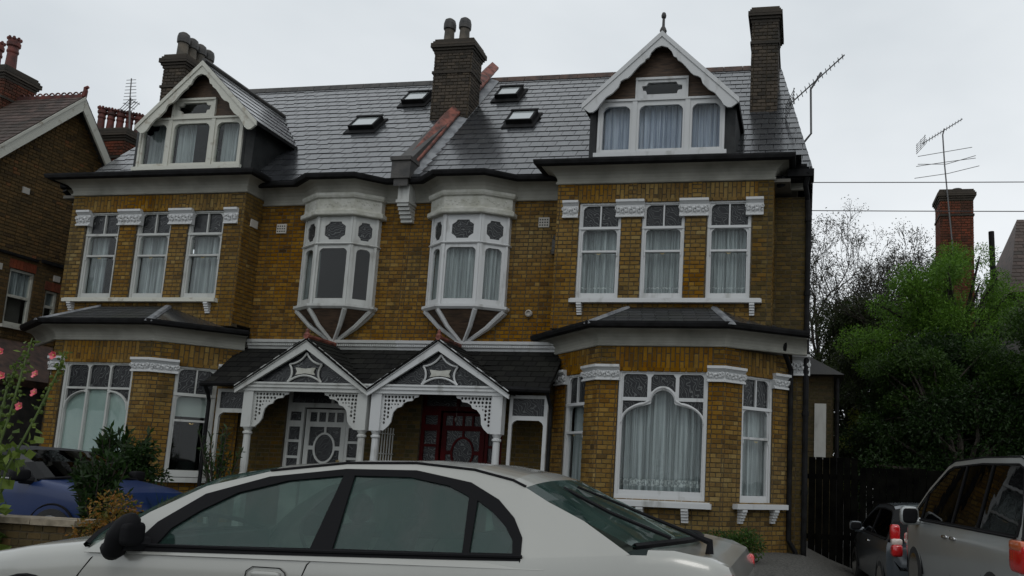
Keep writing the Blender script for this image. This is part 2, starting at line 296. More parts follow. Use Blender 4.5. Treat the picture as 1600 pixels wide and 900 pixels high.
def thing(name, label, cat, loc=(0, 0, 0), group=None):
    o = bpy.data.objects.new(name, None); C.objects.link(o); o['label'] = label; o['category'] = cat; o.empty_display_size = .2
    if group: o['group'] = group
    o.location = loc; bpy.context.view_layer.update(); return o
def settle(root):
    """children were built in world coordinates: keep them there under the moved empty"""
    inv = Matrix.Translation(-root.location)
    for ch in root.children: ch.matrix_parent_inverse = inv
def tag(o, label, cat, group=None):
    o['label'] = label; o['category'] = cat
    if group: o['group'] = group
    return o
def rect(a, b, c, d): return [(a, c), (b, c), (b, d), (a, d)]
def chamf(a, b, c, d, k, top=True, bot=False):
    """rectangle with cut corners with small step, as on the sashes"""
    o = []
    if bot: o += [(a, c + k), (a + k * .25, c + k), (a + k, c + k * .25), (a + k, c), (b - k, c), (b - k, c + k * .25), (b - k * .25, c + k), (b, c + k)]
    else: o += [(a, c), (b, c)]
    if top: o += [(b, d - k), (b - k * .25, d - k), (b - k * .9, d - k * .35), (b - k, d), (a + k, d), (a + k * .9, d - k * .35), (a + k * .25, d - k), (a, d - k)]
    else: o += [(b, d), (a, d)]
    return o
# ------------------------------------------------------------------ bricks and slates
CAMP = Vector((7.97, -14.56, 1.2)); CO = .08
def subtract(iv, a, b):
    out = []
    for x, y in iv:
        if b <= x or a >= y: out.append((x, y)); continue
        if a > x: out.append((x, a))
        if b < y: out.append((b, y))
    return out
class Bricks:
    def __init__(s): s.rec = []
    def wall(s, A, B, z0, z1, openings=(), soldier=(), grime=0., tshift=0., depth=.2, zclip=None):
        """openings: (s0,s1,z0,z1) ; soldier: (s0,s1,z0,z1) zones of upright bricks"""
        fr, L = wfr(A, B); n = int(round((z1 - z0) / CO)); J = .0052
        for i in range(n):
            za = z0 + i * CO; zb = min(za + CO, z1); zc = (za + zb) / 2; iv = [(0., L)]
            for o in list(openings) + list(soldier):
                if o[2] < zc < o[3]: iv = subtract(iv, o[0], o[1])
            if zclip: iv = [(max(a, zclip(zc)[0]), min(b, zclip(zc)[1])) for a, b in iv]
            for a, b in iv:
                if b - a < .03: continue
                x = -.05 if i % 2 else -.1325; k = i % 2
                while x < b:
                    w = .175 if k % 2 == 0 else .105
                    p, q = max(x, a), min(x + w, b)
                    if q - p > .03: s.one(fr, p + (J if p > a else 0), q - (J if q < b else 0), za + J, zb - J, grime(p, za) if callable(grime) else grime, tshift, full=(q - p) > w - .001)
                    x += w; k += 1
        for a, b, za, zb in soldier:
            m = max(1, int(round((b - a) / .081))); w = (b - a) / m; h = zb - za
            for j in range(m):
                cut = za + h * (.68 if j % 2 else .32)
                for p, q in ((za, cut), (cut, zb)): s.one(fr, a + j * w + J, a + (j + 1) * w - J, p + J, q - J, grime(a, za) if callable(grime) else grime, tshift + .0)
    def one(s, fr, a, b, za, zb, grime, ts, full=False):
        t = min(1, max(0, random.gauss(.52 + ts, .15))); 
        if random.random() < .04: t *= .4
        s.rec.append((fr, a, b, za, zb, t, min(1, max(0, grime + random.gauss(0, .08) * (grime > 0))), full, random.uniform(.004, .009)))
    def put(s, wallobj, matl, limit=290, near=None):
        P = lambda r: Vector(((SX * r[0].p((r[1] + r[2]) / 2, 0, (r[3] + r[4]) / 2).x), r[0].p((r[1] + r[2]) / 2, 0, 0).y, (r[3] + r[4]) / 2))
        cand = [r for r in s.rec if r[7] and r[2] - r[1] > .14 and (near is None or near(P(r)))]
        cand.sort(key=lambda r: (P(r) - CAMP).length); pick = set(id(r) for r in cand[:limit])
        cache = {}; rest = MB()
        for r in s.rec:
            fr, a, b, za, zb, t, g, full, d = r
            if id(r) in pick:
                key = (round(fr.n.x, 2), round(fr.n.y, 2), round(b - a, 3), round(zb - za, 3), int(t * 9), int(g * 3))
                if key not in cache:
                    m = MB(); m.cur = (t, g); f0 = Fr((0, 0, 0), fr.s, fr.n); w, h, c = (b - a) / 2, (zb - za) / 2, .006
                    F = [f0.p(x, 0.008, z) for x, z in ((-w + c, -h + c), (w - c, -h + c), (w - c, h - c), (-w + c, h - c))]; B = [f0.p(x, 0, z) for x, z in ((-w, -h), (w, -h), (w, h), (-w, h))]; K = [f0.p(x, -.05, z) for x, z in ((-w, -h), (w, -h), (w, h), (-w, h))]
                    m.add(F + B + K, [(0, 1, 2, 3), (4, 5, 1, 0), (5, 6, 2, 1), (6, 7, 3, 2), (7, 4, 0, 3), (8, 9, 5, 4), (9, 10, 6, 5), (10, 11, 7, 6), (11, 8, 4, 7), (11, 10, 9, 8)])
                    cache[key] = m.mesh('brick', matl)
                o = bpy.data.objects.new('brick', cache[key]); C.objects.link(o); o.parent = wallobj
                c = fr.p((a + b) / 2, d - .006, (za + zb) / 2); o.location = (SX * c.x, c.y, c.z)
            else:
                rest.cur = (t, g); w, h, c = (b - a) / 2, (zb - za) / 2, .005; cx, cz = (a + b) / 2, (za + zb) / 2
                F = [fr.p(cx + x, d, cz + z) for x, z in ((-w + c, -h + c), (w - c, -h + c), (w - c, h - c), (-w + c, h - c))]; B = [fr.p(cx + x, -.01, cz + z) for x, z in ((-w, -h), (w, -h), (w, h), (-w, h))]
                rest.add(F + B, [(0, 1, 2, 3), (4, 5, 1, 0), (5, 6, 2, 1), (6, 7, 3, 2), (7, 4, 0, 3)])
        rest.build('brickwork', matl, wallobj, kind='stuff', recalc=False)
def backing(mb, A, B, z0, z1, openings=(), th=.16):
    """the wall body behind the bricks, with real openings"""
    fr, L = wfr(A, B); xs = sorted(set([0., L] + [v for o in openings for v in (max(0, o[0]), min(L, o[1]))])); 
    for a, b in zip(xs, xs[1:]):
        if b - a < 1e-4: continue
        iv = [(z0, z1)]
        for o in openings:
            if o[0] < (a + b) / 2 < o[1]: iv = subtract(iv, o[2], o[3])
        for p, q in iv:
            if q - p > 1e-4: mb.fbox(fr, a, b, -th, -.001, p, q)
def slates(rec, bl, br, tr, tl, expo=.3, w=.3, skip=None, th=.012, irregular=0.):
    bl, br, tr, tl = map(Vector, (bl, br, tr, tl)); up_ = ((tl + tr) / 2 - (bl + br) / 2); H = up_.length
    e = (br - bl).normalized(); nrm = e.cross(up_).normalized()
    if nrm.z < 0: nrm = -nrm
    n = max(1, int(round(H / expo)))
    for i in range(n):
        f0, f1 = i / n, min(1.02, (i + 1.12) / n)
        a0, b0 = bl.lerp(tl, f0), br.lerp(tr, f0); a1, b1 = bl.lerp(tl, min(1, f1)), br.lerp(tr, min(1, f1)); L0 = (b0 - a0).length
        if L0 < .06: continue
        x = -(w / 2 if i % 2 else 0); up1 = (a1 - a0) - e * (a1 - a0).dot(e)
        while x < L0 - 1e-3:
            p, q = max(0, x), min(L0, x + w); x += w
            if q - p < .04: continue
            g = .0055; P0, Q0 = a0 + e * (p + g), a0 + e * (q - g); P1, Q1 = P0 + up1, Q0 + up1
            # keep inside the slanting ends
            s0 = (P1 - a1).dot(e); s1 = (Q1 - b1).dot(e)
            if s0 < 0 or p == 0: P1 -= e * s0
            if s1 > 0 or q == L0: Q1 -= e * s1
            if (Q1 - P1).dot(e) < .01: Q1 = P1 + e * .01
            c = (P0 + Q1) / 2
            if skip and skip(c): continue
            dy = random.uniform(0, irregular) if irregular and random.random() < .35 else 0
            j = random.uniform(.85, 1.2); t2 = th * j
            o0 = nrm * (th * .9 + t2 * .35); o1 = nrm * .003; dd = -up_.normalized() * dy
            wob = nrm * random.uniform(-.001, .002)
            rec.append(((P0 + dd + o0 + wob, Q0 + dd + o0, Q1 + o1, P1 + o1), (P0 + dd + nrm * .002, Q0 + dd + nrm * .002, Q1, P1), min(1, max(0, random.gauss(.5, .22))), (p > x - w - 1e-6 and q >= x - 1e-6)))
def put_slates(rec, parent, matl, limit=290, grime=0.):
    """nearest whole slates as single objects, the rest as one part"""
    cc = lambda r: (r[0][0] + r[0][2]) / 2
    wc = lambda r: Vector((SX * cc(r).x, cc(r).y, cc(r).z))
    cand = sorted([r for r in rec if r[3]], key=lambda r: (wc(r) - CAMP).length); pick = set(id(r) for r in cand[:limit]); rest = MB(); cache = {}
    for r in rec:
        T_, B_, t, full = r; one = id(r) in pick; m = MB() if one else rest; m.cur = (t, grime)
        if one:
            c = cc(r)
            key = tuple(round(x * 60) for p in T_ for x in (p - c)) + (int(t * 8),)
            if key not in cache:
                m.add([p - c for p in T_] + [p - c for p in B_], [(0, 1, 2, 3), (5, 4, 7, 6), (4, 5, 1, 0), (5, 6, 2, 1), (6, 7, 3, 2), (7, 4, 0, 3)]); cache[key] = m.mesh('slate', matl)
            o = bpy.data.objects.new('slate', cache[key]); C.objects.link(o); o.parent = parent; o.location = (SX * c.x, c.y, c.z)
        else: m.add(list(T_) + list(B_), [(0, 1, 2, 3), (4, 5, 1, 0), (5, 6, 2, 1), (7, 4, 0, 3)])
    rest.build('slating', matl, parent, kind='stuff', recalc=False)
# ------------------------------------------------------------------ ground, road
def gh(x, y):
    a = min(1, max(0, (y + 6.5) / 3)); h = -.2 + .2 * a
    b = min(1, max(0, (x - 7.9) / 1.0)) * min(1, max(0, (y + 7.2) / 1.5))
    return h - (.26 + .2 * a) * b
g = MB(); xs = [-400, -120, -40, -20] + [i * .5 for i in range(-28, 41)] + [30, 60, 150, 400]; ys = [-400, -100, -40, -20, -14] + [-12 + i * .5 for i in range(0, 31)] + [8, 15, 40, 120, 400]
for i in range(len(xs) - 1):
    for j in range(len(ys) - 1):
        q = [(xs[i], ys[j]), (xs[i + 1], ys[j]), (xs[i + 1], ys[j + 1]), (xs[i], ys[j + 1])]; g.face([(x, y, gh(x, y)) for x, y in q])
o = g.build('ground', M['ground'], smooth=True); o['kind'] = 'structure'
g = MB(); g.box(-200, 200, -17.5, -9.15, -.3, -.19); o = g.build('road', M['asphalt']); o['kind'] = 'structure'
g = MB(); g.box(-200, 200, -8.99, -7.55, -.3, -.08); o = g.build('pavement', M['concrete']); o['kind'] = 'structure'
g = MB(); g.box(-200, 200, -9.13, -9.0, -.3, -.075); o = g.build('kerb', M['wallcap']); o['kind'] = 'structure'
# ------------------------------------------------------------------ window pieces
def curtain(fr, s0, s1, z0, z1, d, parent, m, name='curtain', fold=.1, amp=.034, hem=None):
    n = max(6, int((s1 - s0) / .022)); mb = MB(); ph = random.uniform(0, 6); ks = [random.uniform(.7, 1.4) for _ in range(4)]
    def dd(s): return amp * (math.sin(s / fold * 6.28 * ks[0] + ph) + .5 * math.sin(s / fold * 13.1 * ks[1]) + .5 * math.sin(s / fold * 2.1 * ks[2]))
    lv = [z0, z1] if not hem else [z0, hem[0], hem[1], z1]
    for i in range(n):
        a, b = s0 + (s1 - s0) * i / n, s0 + (s1 - s0) * (i + 1) / n
        for k in range(len(lv) - 1):
            mb.mi = 1 if (hem and k == 1) else 0
            mb.face([fr.p(a, d + dd(a), lv[k]), fr.p(b, d + dd(b), lv[k]), fr.p(b, d + dd(b) * .8, lv[k + 1]), fr.p(a, d + dd(a) * .8, lv[k + 1])])
    return mb.build(name, [m, M['lace']], parent, smooth=True, recalc=False)
def pane(fr, poly, d, parent, m=None, th=.006, label=None):
    mb = MB(); mb.plate([poly], fr, d - th, d); return mb.build('pane', m or M['glass'], parent, label)
def grow(poly, e=.012):
    cx = sum(p[0] for p in poly) / len(poly); cy = sum(p[1] for p in poly) / len(poly)
    w = max(p[0] for p in poly) - min(p[0] for p in poly); h = max(p[1] for p in poly) - min(p[1] for p in poly)
    return [(cx + (x - cx) * (1 + 2 * e / w), cy + (y - cy) * (1 + 2 * e / h)) for x, y in poly]
def corner_cut(a, b, c, d, k, left=True, right=True):
    o = [(a, c), (b, c)]
    if right: o += [(b, d - k), (b - k * .3, d - k * .45), (b - k, d)]
    else: o += [(b, d)]
    if left: o += [(a + k, d), (a + k * .3, d - k * .45), (a, d - k)]
    else: o += [(a, d)]
    return o
def sash(root, fr, s0, s1, z0, z1, wm, curt=None, topf=.225, upf=.27, name='sash_window', label=None, dark_low=None):
    """timber sash: two leaded top lights, transom, upper and lower sash"""
    H = z1 - z0; w = s1 - s0; j = .065; mid = (s0 + s1) / 2; T = z1
    zt0, zt1 = T - .045 - topf * H, T - .065; zu1 = zt0 - .065; zu0 = zu1 - H * (upf - .06); zl1 = zu0 - .045; zl0 = z0 + .13
    tl = corner_cut(s0 + j, mid - .013, zt0, zt1, .08, True, False); tr = corner_cut(mid + .013, s1 - j, zt0, zt1, .08, False, True)
    u = corner_cut(s0 + j + .01, s1 - j - .01, zu0, zu1, .07); l = rect(s0 + j + .012, s1 - j - .012, zl0, zl1)
    f = MB(); f.plate([rect(s0, s1, z0, z1), tl, tr, u, l], fr, -.13, -.05)
    f.fbox(fr, s0 + j - .01, s1 - j + .01, -.05, -.035, zl1 + .004, zu0 - .004); f.fbox(fr, s0 - .0, s1 + .0, -.05, -.02, zt0 - .058, zt0 - .012)
    f.fbox(fr, s0, s0 + .045, -.05, -.03, z0, z1); f.fbox(fr, s1 - .045, s1, -.05, -.03, z0, z1); f.fbox(fr, s0 + .045, s1 - .045, -.05, -.03, z1 - .045, z1)
    for q in (s0 + j - .012, s1 - j - .008): f.fbox(fr, q, q + .02, -.05, -.028, zl1 - .07, zl1 + .004)
    W_ = f.build(name, wm, root, label)
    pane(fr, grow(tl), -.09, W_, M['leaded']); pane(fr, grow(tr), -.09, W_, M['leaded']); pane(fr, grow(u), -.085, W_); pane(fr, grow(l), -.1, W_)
    b = MB(); 
    lf = MB(); lf.tube([fr.p(mid - .03, -.03, zl1 - .02), fr.p(mid - .02, -.02, zl1 - .04), fr.p(mid + .02, -.02, zl1 - .04), fr.p(mid + .03, -.03, zl1 - .02)], .006, 6); lf.build('sash_lift', M['brass'], W_)
    if curt:
        for c in curt:
            kind = c[0]; a = c[1]; b2 = c[2] if len(c) > 2 else 0
            if kind == 'net': curtain(fr, s0 + w * a, s0 + w * b2, z0 + .05, z1 - .05, -.22, W_, M[c[3] if len(c) > 3 else 'curtain'], hem=(c[4] if len(c) > 4 else None))
            elif kind == 'blind': q = MB(); q.fbox(fr, s0 + .03, s1 - .03, -.17, -.165, zl1 + (z0 - zl1) * c[1], zt0); q.build('roller_blind', M['blind'], W_)
    return W_
def capital(root, path, z0, z1, out=.06, ends=True):
    mb = MB(); h = z1 - z0; n = len(path)
    # keep a closed little block: profile swept, starts inside the wall
    mb.sweep(path, [(-.05, z0), (out * .9, z0), (out * .9, z0 + .03), (out * .45, z0 + .045), (out * .45, z1 - .1), (out * 1.0, z1 - .06), (out * 1.35, z1 - .045), (out * 1.35, z1), (-.05, z1)])
    for i in range(n - 1):
        fr, L = wfr(path[i], path[i + 1]); k = max(2, int(L / .075)); zc = (z0 + .045 + z1 - .1) / 2; hh = (z1 - z0) * .5
        for a in range(k):
            s = L * (a + .5) / k; sgn = 1 if a % 2 else -1
            mb.blob((s, out * .55, zc + sgn * hh * .13), (L / k * .6, .034, hh * .2), fr); mb.blob((s + .015 * sgn, out * .6, zc - sgn * hh * .25), (.022, .036, hh * .17), fr)
        for s, sg in ((.02, 1), (L - .02, -1)):
            pts = [fr.p(s + sg * (.0 + .032 * math.cos(t) * (1 - t / 14)), out * 1.0, zc + hh * .14 + .04 * math.sin(t) * (1 - t / 14)) for t in [j * .7 for j in range(12)]]
            mb.tube(pts, .011, 5)
        for a in range(1, k): mb.tube([fr.p(L * a / k, out * .45, z0 + .05), fr.p(L * a / k + .02, out * .8, zc), fr.p(L * a / k - .015, out * .9, zc + hh * .4)], [.012, .014, .006], 5)
    return mb.build('capital', M['white2'], root)
def bracket(root, fr, s, z1, h=.24, w=.11, out=.15, m=None, name='sill_bracket'):
    mb = MB(); n = 5
    for i in range(n): mb.fbox(fr, s - w / 2, s + w / 2, -.02, out * (1 - i / n) + .02, z1 - h * (i + 1) / n, z1 - h * i / n - .008)
    return mb.build(name, m or M['white2'], root)
def roof_z(y): return 6.92 + (10.9 - 6.92) / 3.65 * (y + .35)
OR_ = [(.58, 0), (.58, -.12), (.97, -.4), (1.74, -.4), (2.2, -.12), (2.2, 0)]
def stepped_chimney(root, x0, x1, y0, y1, zb, zt, pots, potm, potr=.12, poth=.6, bm='dark_brick', capm='dark_brick', name='chimney', crown=False, steps=5, label=None):
    mb = MB(); mb.box(x0 + .01, x1 - .01, y0 + .01, y1 - .01, zb, zt - .02); c = mb.build(name, M['mortar'], root, label)
    B = Bricks()
    for A, Bp in (((x0, y0), (x1, y0)), ((x1, y0), (x1, y1)), ((x0, y1), (x0, y0))): B.wall(A, Bp, zb, zt - .35)
    B.put(c, M[bm], 200)
    k = MB(); k.cur = (.4, .2); z = zt - .35; ho = [.02, .05, .085, .085, .05, .02][:steps + 1]
    for i, o_ in enumerate(ho): k.cur = (random.uniform(.2, .6), .1); k.box(x0 - o_, x1 + o_, y0 - o_, y1 + o_, z + i * .35 / len(ho) + .004, z + (i + 1) * .35 / len(ho) - .004)
    k.box(x0 - .015, x1 + .015, y0 - .015, y1 + .015, zt - .36, zt - .01); k.cur = (.3, .1)
    k.box(x0 - .03, x1 + .03, y0 - .03, y1 + .03, zt - .85, zt - .79); k.build('chimney_cap', M[capm], c)
    for px, py, pz in pots:
        p = MB(); r = potr
        if crown: prof = [(r, 0), (r * .92, .05), (r * .8, poth * .55), (r * .95, poth * .58), (r * .95, poth * .64), (r * .85, poth * .66), (r * .85, poth * .74), (r * 1.1, poth * .78), (r * 1.1, poth * .88), (r * .95, poth * .9), (r * .95, poth), (r * .7, poth), (r * .7, poth * .8)]
        else: prof = [(r, 0), (r * .9, .04), (r * .82, poth * .55), (r * .84, poth * .57), (r * 1.02, poth * .6), (r * 1.02, poth * .64), (r * .9, poth * .66), (r * 1.02, poth * .69), (r * 1.02, poth * .73), (r * .9, poth * .75), (r * 1.02, poth * .78), (r * 1.0, poth * .84), (r * .85, poth * .93), (r * .5, poth * .99), (.01, poth)]
        p.lathe((px, py, pz), prof, 14)
        if crown:
            for a in range(8): t = a * math.pi / 4; p.blob((px + r * .95 * math.cos(t), py + r * .95 * math.sin(t), pz + poth), (.035, .035, .05))
        p.build('chimney_pot', potm, c, smooth=True)
        if not crown:
            q = MB(); q.lathe((px, py, pz), [(r * .86, poth * .56), (r * 1.04, poth * .585), (r * 1.06, poth * .7), (r * 1.05, poth * .8), (r * .9, poth * .925)], 14); q.build('pot_cowl', M['dark_pot'], c)
    return c
M['dark_pot'] = noise_mat('dark_clay', (.025, .025, .024), (.06, .055, .05), 5, .6, bump=.3)
# ------------------------------------------------------------------ one half of the pair
def build_house(cfg):
    global SX
    SX = cfg['sx']; wm = M[cfg['white']]; R_ = SX > 0
    root = thing('brick_house', cfg['label'], 'house', (SX * 4, 0, 0), 'two halves of the brick semi-detached pair')
    # ---- walls
    wb = MB(); B = Bricks()
    def seg(A, Bp, z0, z1, op=(), so=(), grime=0., ts=0., th=.16, z1b=None, lay=True):
        backing(wb, A, Bp, z0, z1b or z1, op, th)
        if lay: B.wall(A, Bp, z0, z1, op, so, grime, ts)
    gm = .0; E_ = 7.95
    seg((0, 0), (3.4, 0), -.2, 3.5, [(.6, 2.3, -.3, 2.75)], grime=.8)  # wall inside the porch: the porch's shade is put into its brick colour
    seg((0, 0), (3.3, 0), 3.6, 6.56, [(.78, 2.0, 4.4, 6.12)], ts=-.02)
    seg((3.3, 0), (3.3, -.556), 3.92, 6.64, grime=.25)
    w1 = [(.44, 1.25), (1.65, 2.45), (2.87, 3.67)]; op = [(a, b, 4.40, 6.28) for a, b in w1]
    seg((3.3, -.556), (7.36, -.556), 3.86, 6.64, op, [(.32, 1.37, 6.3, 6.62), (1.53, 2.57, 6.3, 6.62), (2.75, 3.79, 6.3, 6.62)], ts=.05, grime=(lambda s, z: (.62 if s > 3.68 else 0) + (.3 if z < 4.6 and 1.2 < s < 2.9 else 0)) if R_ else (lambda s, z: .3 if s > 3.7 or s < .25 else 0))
    seg((7.36, -.556), (7.36, 0), 3.98, 6.64, grime=.3)
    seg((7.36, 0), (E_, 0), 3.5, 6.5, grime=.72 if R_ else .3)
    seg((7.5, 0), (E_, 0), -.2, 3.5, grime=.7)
    LA, LB, LC, LD = (3.3, -.06), (4.42, -1.18), (6.62, -1.18), (7.7, -.1)
    cl = math.hypot(1.12, 1.12); cr_ = math.hypot(1.08, 1.08)
    opl = [(cl - 1.15, cl - .42, .85, 3.02)]; opf = [(.37, 1.94, .80, 3.04)]; opr = [(.42, 1.13, .80, 3.02)]
    seg(LA, LB, -.2, 3.46, opl, [(cl - 1.2, cl - .35, 3.06, 3.44)], grime=.05, ts=.03); seg(LB, LC, -.2, 3.46, opf, [(.3, 2.0, 3.06, 3.44)], ts=.05, grime=lambda s, z: (.45 if z > 3.05 and (s < .3 or s > 1.95) else 0) + (.25 if z < .7 else 0)); seg(LC, LD, -.2, 3.46, opr, [(.36, 1.2, 3.06, 3.44)], grime=.12)
    if R_: seg((E_, 0), (E_, 9), -.2, 6.5, th=.2)
    else: seg((E_, 0), (E_, 9), -.2, 6.5, th=.2, lay=False)
    wb.box(0.001, .1, .01, 8.8, -.2, 6.9); wb.box(0, E_, 8.8, 9, -.2, 6.9)
    wall = wb.build('wall', M['mortar'], root, recalc=False)
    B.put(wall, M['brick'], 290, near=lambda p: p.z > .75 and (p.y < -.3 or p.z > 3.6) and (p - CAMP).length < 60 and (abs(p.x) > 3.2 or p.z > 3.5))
    rm = MB(); rm.box(.02, 7.78, 3.6, 3.7, -.1, 6.8); rm.box(.02, 7.78, -.03, 3.6, 3.52, 3.62); rm.box(.02, 7.78, .2, 3.6, 6.75, 6.85); rm.box(3.32, 7.66, -.54, .2, 6.6, 6.66); rm.box(3.35, 3.45, .18, 3.6, -.1, 6.75)
    rm.hexa([(3.6, -.2, 3.45), (4.5, -1.05, 3.45), (6.55, -1.05, 3.45), (7.6, -.1, 3.45)], [(3.6, -.2, 3.5), (4.5, -1.05, 3.5), (6.55, -1.05, 3.5), (7.6, -.1, 3.5)])
    rm.build('room_shell', M['room'], root)
    # ---- first floor sashes
    f1, L1 = wfr((3.3, -.556), (7.36, -.556))
    for k, (a, b) in enumerate(w1): sash(root, f1, a, b, 4.41, 6.28, wm, cfg['c1'][k])
    sl = MB(); sl.fbox(f1, .36, 3.89, -.12, .12, 4.335, 4.405); sl.fbox(f1, .38, 3.87, -.1, .09, 4.405, 4.42); sl.build('window_sill', wm if R_ else M['oldwhite'], root)
    for s in (.55, 3.72): bracket(root, f1, s, 4.335, .22, .09, .1)
    for a, b in ((.12, .42), (1.15, 1.69), (2.35, 2.89), (3.57, 3.89)): capital(root, [(3.3 + a, -.556), (3.3 + b, -.556)], 5.97, 6.3)
    # ---- ground floor bay
    fl, _ = wfr(LA, LB); ff, _ = wfr(LB, LC); frr, _ = wfr(LC, LD)
    sash(root, fl, cl - 1.15, cl - .42, .86, 3.02, wm, cfg['cl']); sash(root, frr, .42, 1.13, .82, 3.02, wm, cfg['cr'])
    a, b, z0, z1 = .38, 1.93, .82, 3.03; mid = (a + b) / 2; hw = (b - a) / 2 - .075
    arc = lambda cx, cz, rx, rz, t0, t1, n=10: [(cx + rx * math.cos(R(t0 + (t1 - t0) * i / n)), cz + rz * math.sin(R(t0 + (t1 - t0) * i / n))) for i in range(n + 1)]
    if R_:
        big = [(mid - hw, .98), (mid + hw, .98)] + arc(mid + .26, 2.12, hw - .26, .3, 0, 80) + [(mid + .215, 2.45)] + arc(mid, 2.47, .205, .22, 0, 180, 14) + [(mid - .215, 2.45)] + arc(mid - .26, 2.12, hw - .26, .3, 100, 180)
        spR = [(mid + hw, 2.27)] + [(mid + hw, 2.5), (mid + .275, 2.5), (mid + .275, 2.475)] + arc(mid + .28, 2.12, hw - .28 + .0, .36, 80, 26, 7)
        tops = [corner_cut(mid - hw, mid - .275, 2.56, 2.96, .05), corner_cut(mid + .275, mid + hw, 2.56, 2.96, .05)]
        tc_ = [(mid - .215, 2.66)] + arc(mid, 2.49, .25, .27, 140, 40, 8) + [(mid + .215, 2.66), (mid + .215, 2.9), (mid + .17, 2.96), (mid - .17, 2.96), (mid - .215, 2.9)]
        holes_g = [big]; holes_l = [spR, [(2 * mid - x, y) for x, y in reversed(spR)]] + tops + [tc_]
    else:
        x1, x2 = mid - .24, mid + .24; m_ = .018
        h1 = [(mid - hw, .98), (x1 - m_, .98), (x1 - m_, 2.42)] + arc(x1 - m_, 2.1, (x1 - m_) - (mid - hw), .33, 95, 180, 8)
        hr = [(2 * mid - x, y) for x, y in reversed(h1)]; hc = rect(x1 + m_, x2 - m_, .98, 2.49)
        sp = [(x1 - m_, 2.49), (mid - hw, 2.49), (mid - hw, 2.26)] + arc(x1 - m_, 2.1, (x1 - m_) - (mid - hw), .37, 155, 95, 6)
        holes_g = [h1, hc, hr]; holes_l = [sp, [(2 * mid - x, y) for x, y in reversed(sp)]] + [corner_cut(p, q, 2.53, 2.96, .06) for p, q in ((mid - hw, x1 - m_), (x1 + m_, x2 - m_), (x2 + m_, mid + hw))]
    f = MB(); f.plate([rect(a, b, z0, z1)] + holes_g + holes_l, ff, -.13, -.05); f.fbox(ff, a, a + .05, -.05, -.03, z0, z1); f.fbox(ff, b - .05, b, -.05, -.03, z0, z1); f.fbox(ff, a + .05, b - .05, -.05, -.03, z1 - .045, z1); f.fbox(ff, a, b, -.05, -.025, z0, .9)
    W_ = f.build('bay_window', wm, root)
    # raised mouldings round the shaped light
    r2 = MB()
    if R_:
        pl = arc(mid + .26, 2.12, hw - .24, .33, 0, 80) + [(mid + .235, 2.5)] + arc(mid, 2.48, .23, .25, 5, 175, 14) + [(mid - .235, 2.5)] + arc(mid - .26, 2.12, hw - .24, .33, 100, 180)
        r2.tube([ff.p(x, -.045, y) for x, y in pl], .02, 6)
    else:
        for sg in (-1, 1): r2.tube([ff.p(mid + sg * abs(x - mid), -.045, y) for x, y in arc(x1 - m_, 2.1, (x1 - m_) - (mid - hw), .35, 95, 180, 8)], .015, 6)
    r2.build('glazing_bar', wm, W_)
    for h in holes_g: pane(ff, grow(h, .006), -.095, W_)
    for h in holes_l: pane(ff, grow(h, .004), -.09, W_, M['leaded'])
    if R_: curtain(ff, a + .03, b - .03, .9, 2.95, -.26, W_, M['curtain'], fold=.16, amp=.045, hem=(1.05, 1.17))
    else: q = MB(); q.fbox(ff, a + .02, b - .02, -.125, -.12, .95, 2.52); q.build('frosted_film', M['frost'], W_)
    s_ = MB(); s_.fbox(ff, .24, 2.06, -.12, .15, .715, .8); s_.fbox(ff, .27, 2.03, -.1, .12, .8, .82); s_.build('window_sill', wm, root)
    s_ = MB(); s_.fbox(fl, cl - 1.32, cl - .27, -.12, .14, .76, .85); s_.build('window_sill', wm, root)
    s_ = MB(); s_.fbox(frr, .26, 1.42, -.12, .14, .73, .815); s_.build('window_sill', wm, root)
    for s in (.86, 1.62): bracket(root, ff, s, .715, .24, .12, .12)
    for s in (.42, 1.15): bracket(root, frr, s, .73, .24, .1, .13)
    P = lambda fr, s: (fr.p(s, 0, 0).x, fr.p(s, 0, 0).y)
    capital(root, [P(fl, cl - .46), LB, P(ff, .39)], 2.84, 3.11, .07); capital(root, [P(ff, 1.92), LC, P(frr, .44)], 2.84, 3.11, .07)
    capital(root, [P(fl, .05), P(fl, cl - 1.13)], 2.84, 3.11, .07); capital(root, [P(frr, 1.11), P(frr, cr_ - .03)], 2.84, 3.11, .07)
    cov = lambda zb, zt, o0, o1: [(-.02, zb), (o0, zb), (o0 + .012, zb + .015), (o0 + .012, zb + .035), (o0 - .01, zb + .05)] + [(o0 - .01 + (o1 - o0) * (1 - math.cos(t)), zb + .06 + (zt - zb - .09) * math.sin(t)) for t in (.2, .5, .8, 1.1, 1.4, 1.57)] + [(o1 + .01, zt - .02), (o1 + .01, zt), (-.02, zt)]
    gut = lambda z, o: [(o - .02, z), (o + .01, z - .045), (o + .06, z - .055), (o + .11, z - .03), (o + .125, z + .02), (o + .125, z + .055), (o - .02, z + .055)]
    cp = [(3.0, .24) if R_ else (3.32, -.08), LB, LC, (7.94, -.34), (E_ + .05, -.34)]
    c = MB(); c.sweep(cp, cov(3.44, 3.72, .03, .25)); c.build('bay_cornice', M['render'], root)
    c = MB(); c.sweep(cp, gut(3.76, .25)); c.build('gutter', M['black'], root)
    # bay roof with lead hips
    rf = MB(); e = .36
    def offp(path, o_):
        P_ = [Vector(p) for p in path]; out = []
        for i, p in enumerate(P_):
            ns = []
            if i > 0: d = (p - P_[i - 1]).normalized(); ns.append(Vector((d.y, -d.x)))
            if i < len(P_) - 1: d = (P_[i + 1] - p).normalized(); ns.append(Vector((d.y, -d.x)))
            v = ns[0] if len(ns) == 1 else (ns[0] + ns[1]) / (1 + ns[0].dot(ns[1])); out.append(p + v * o_)
        return out
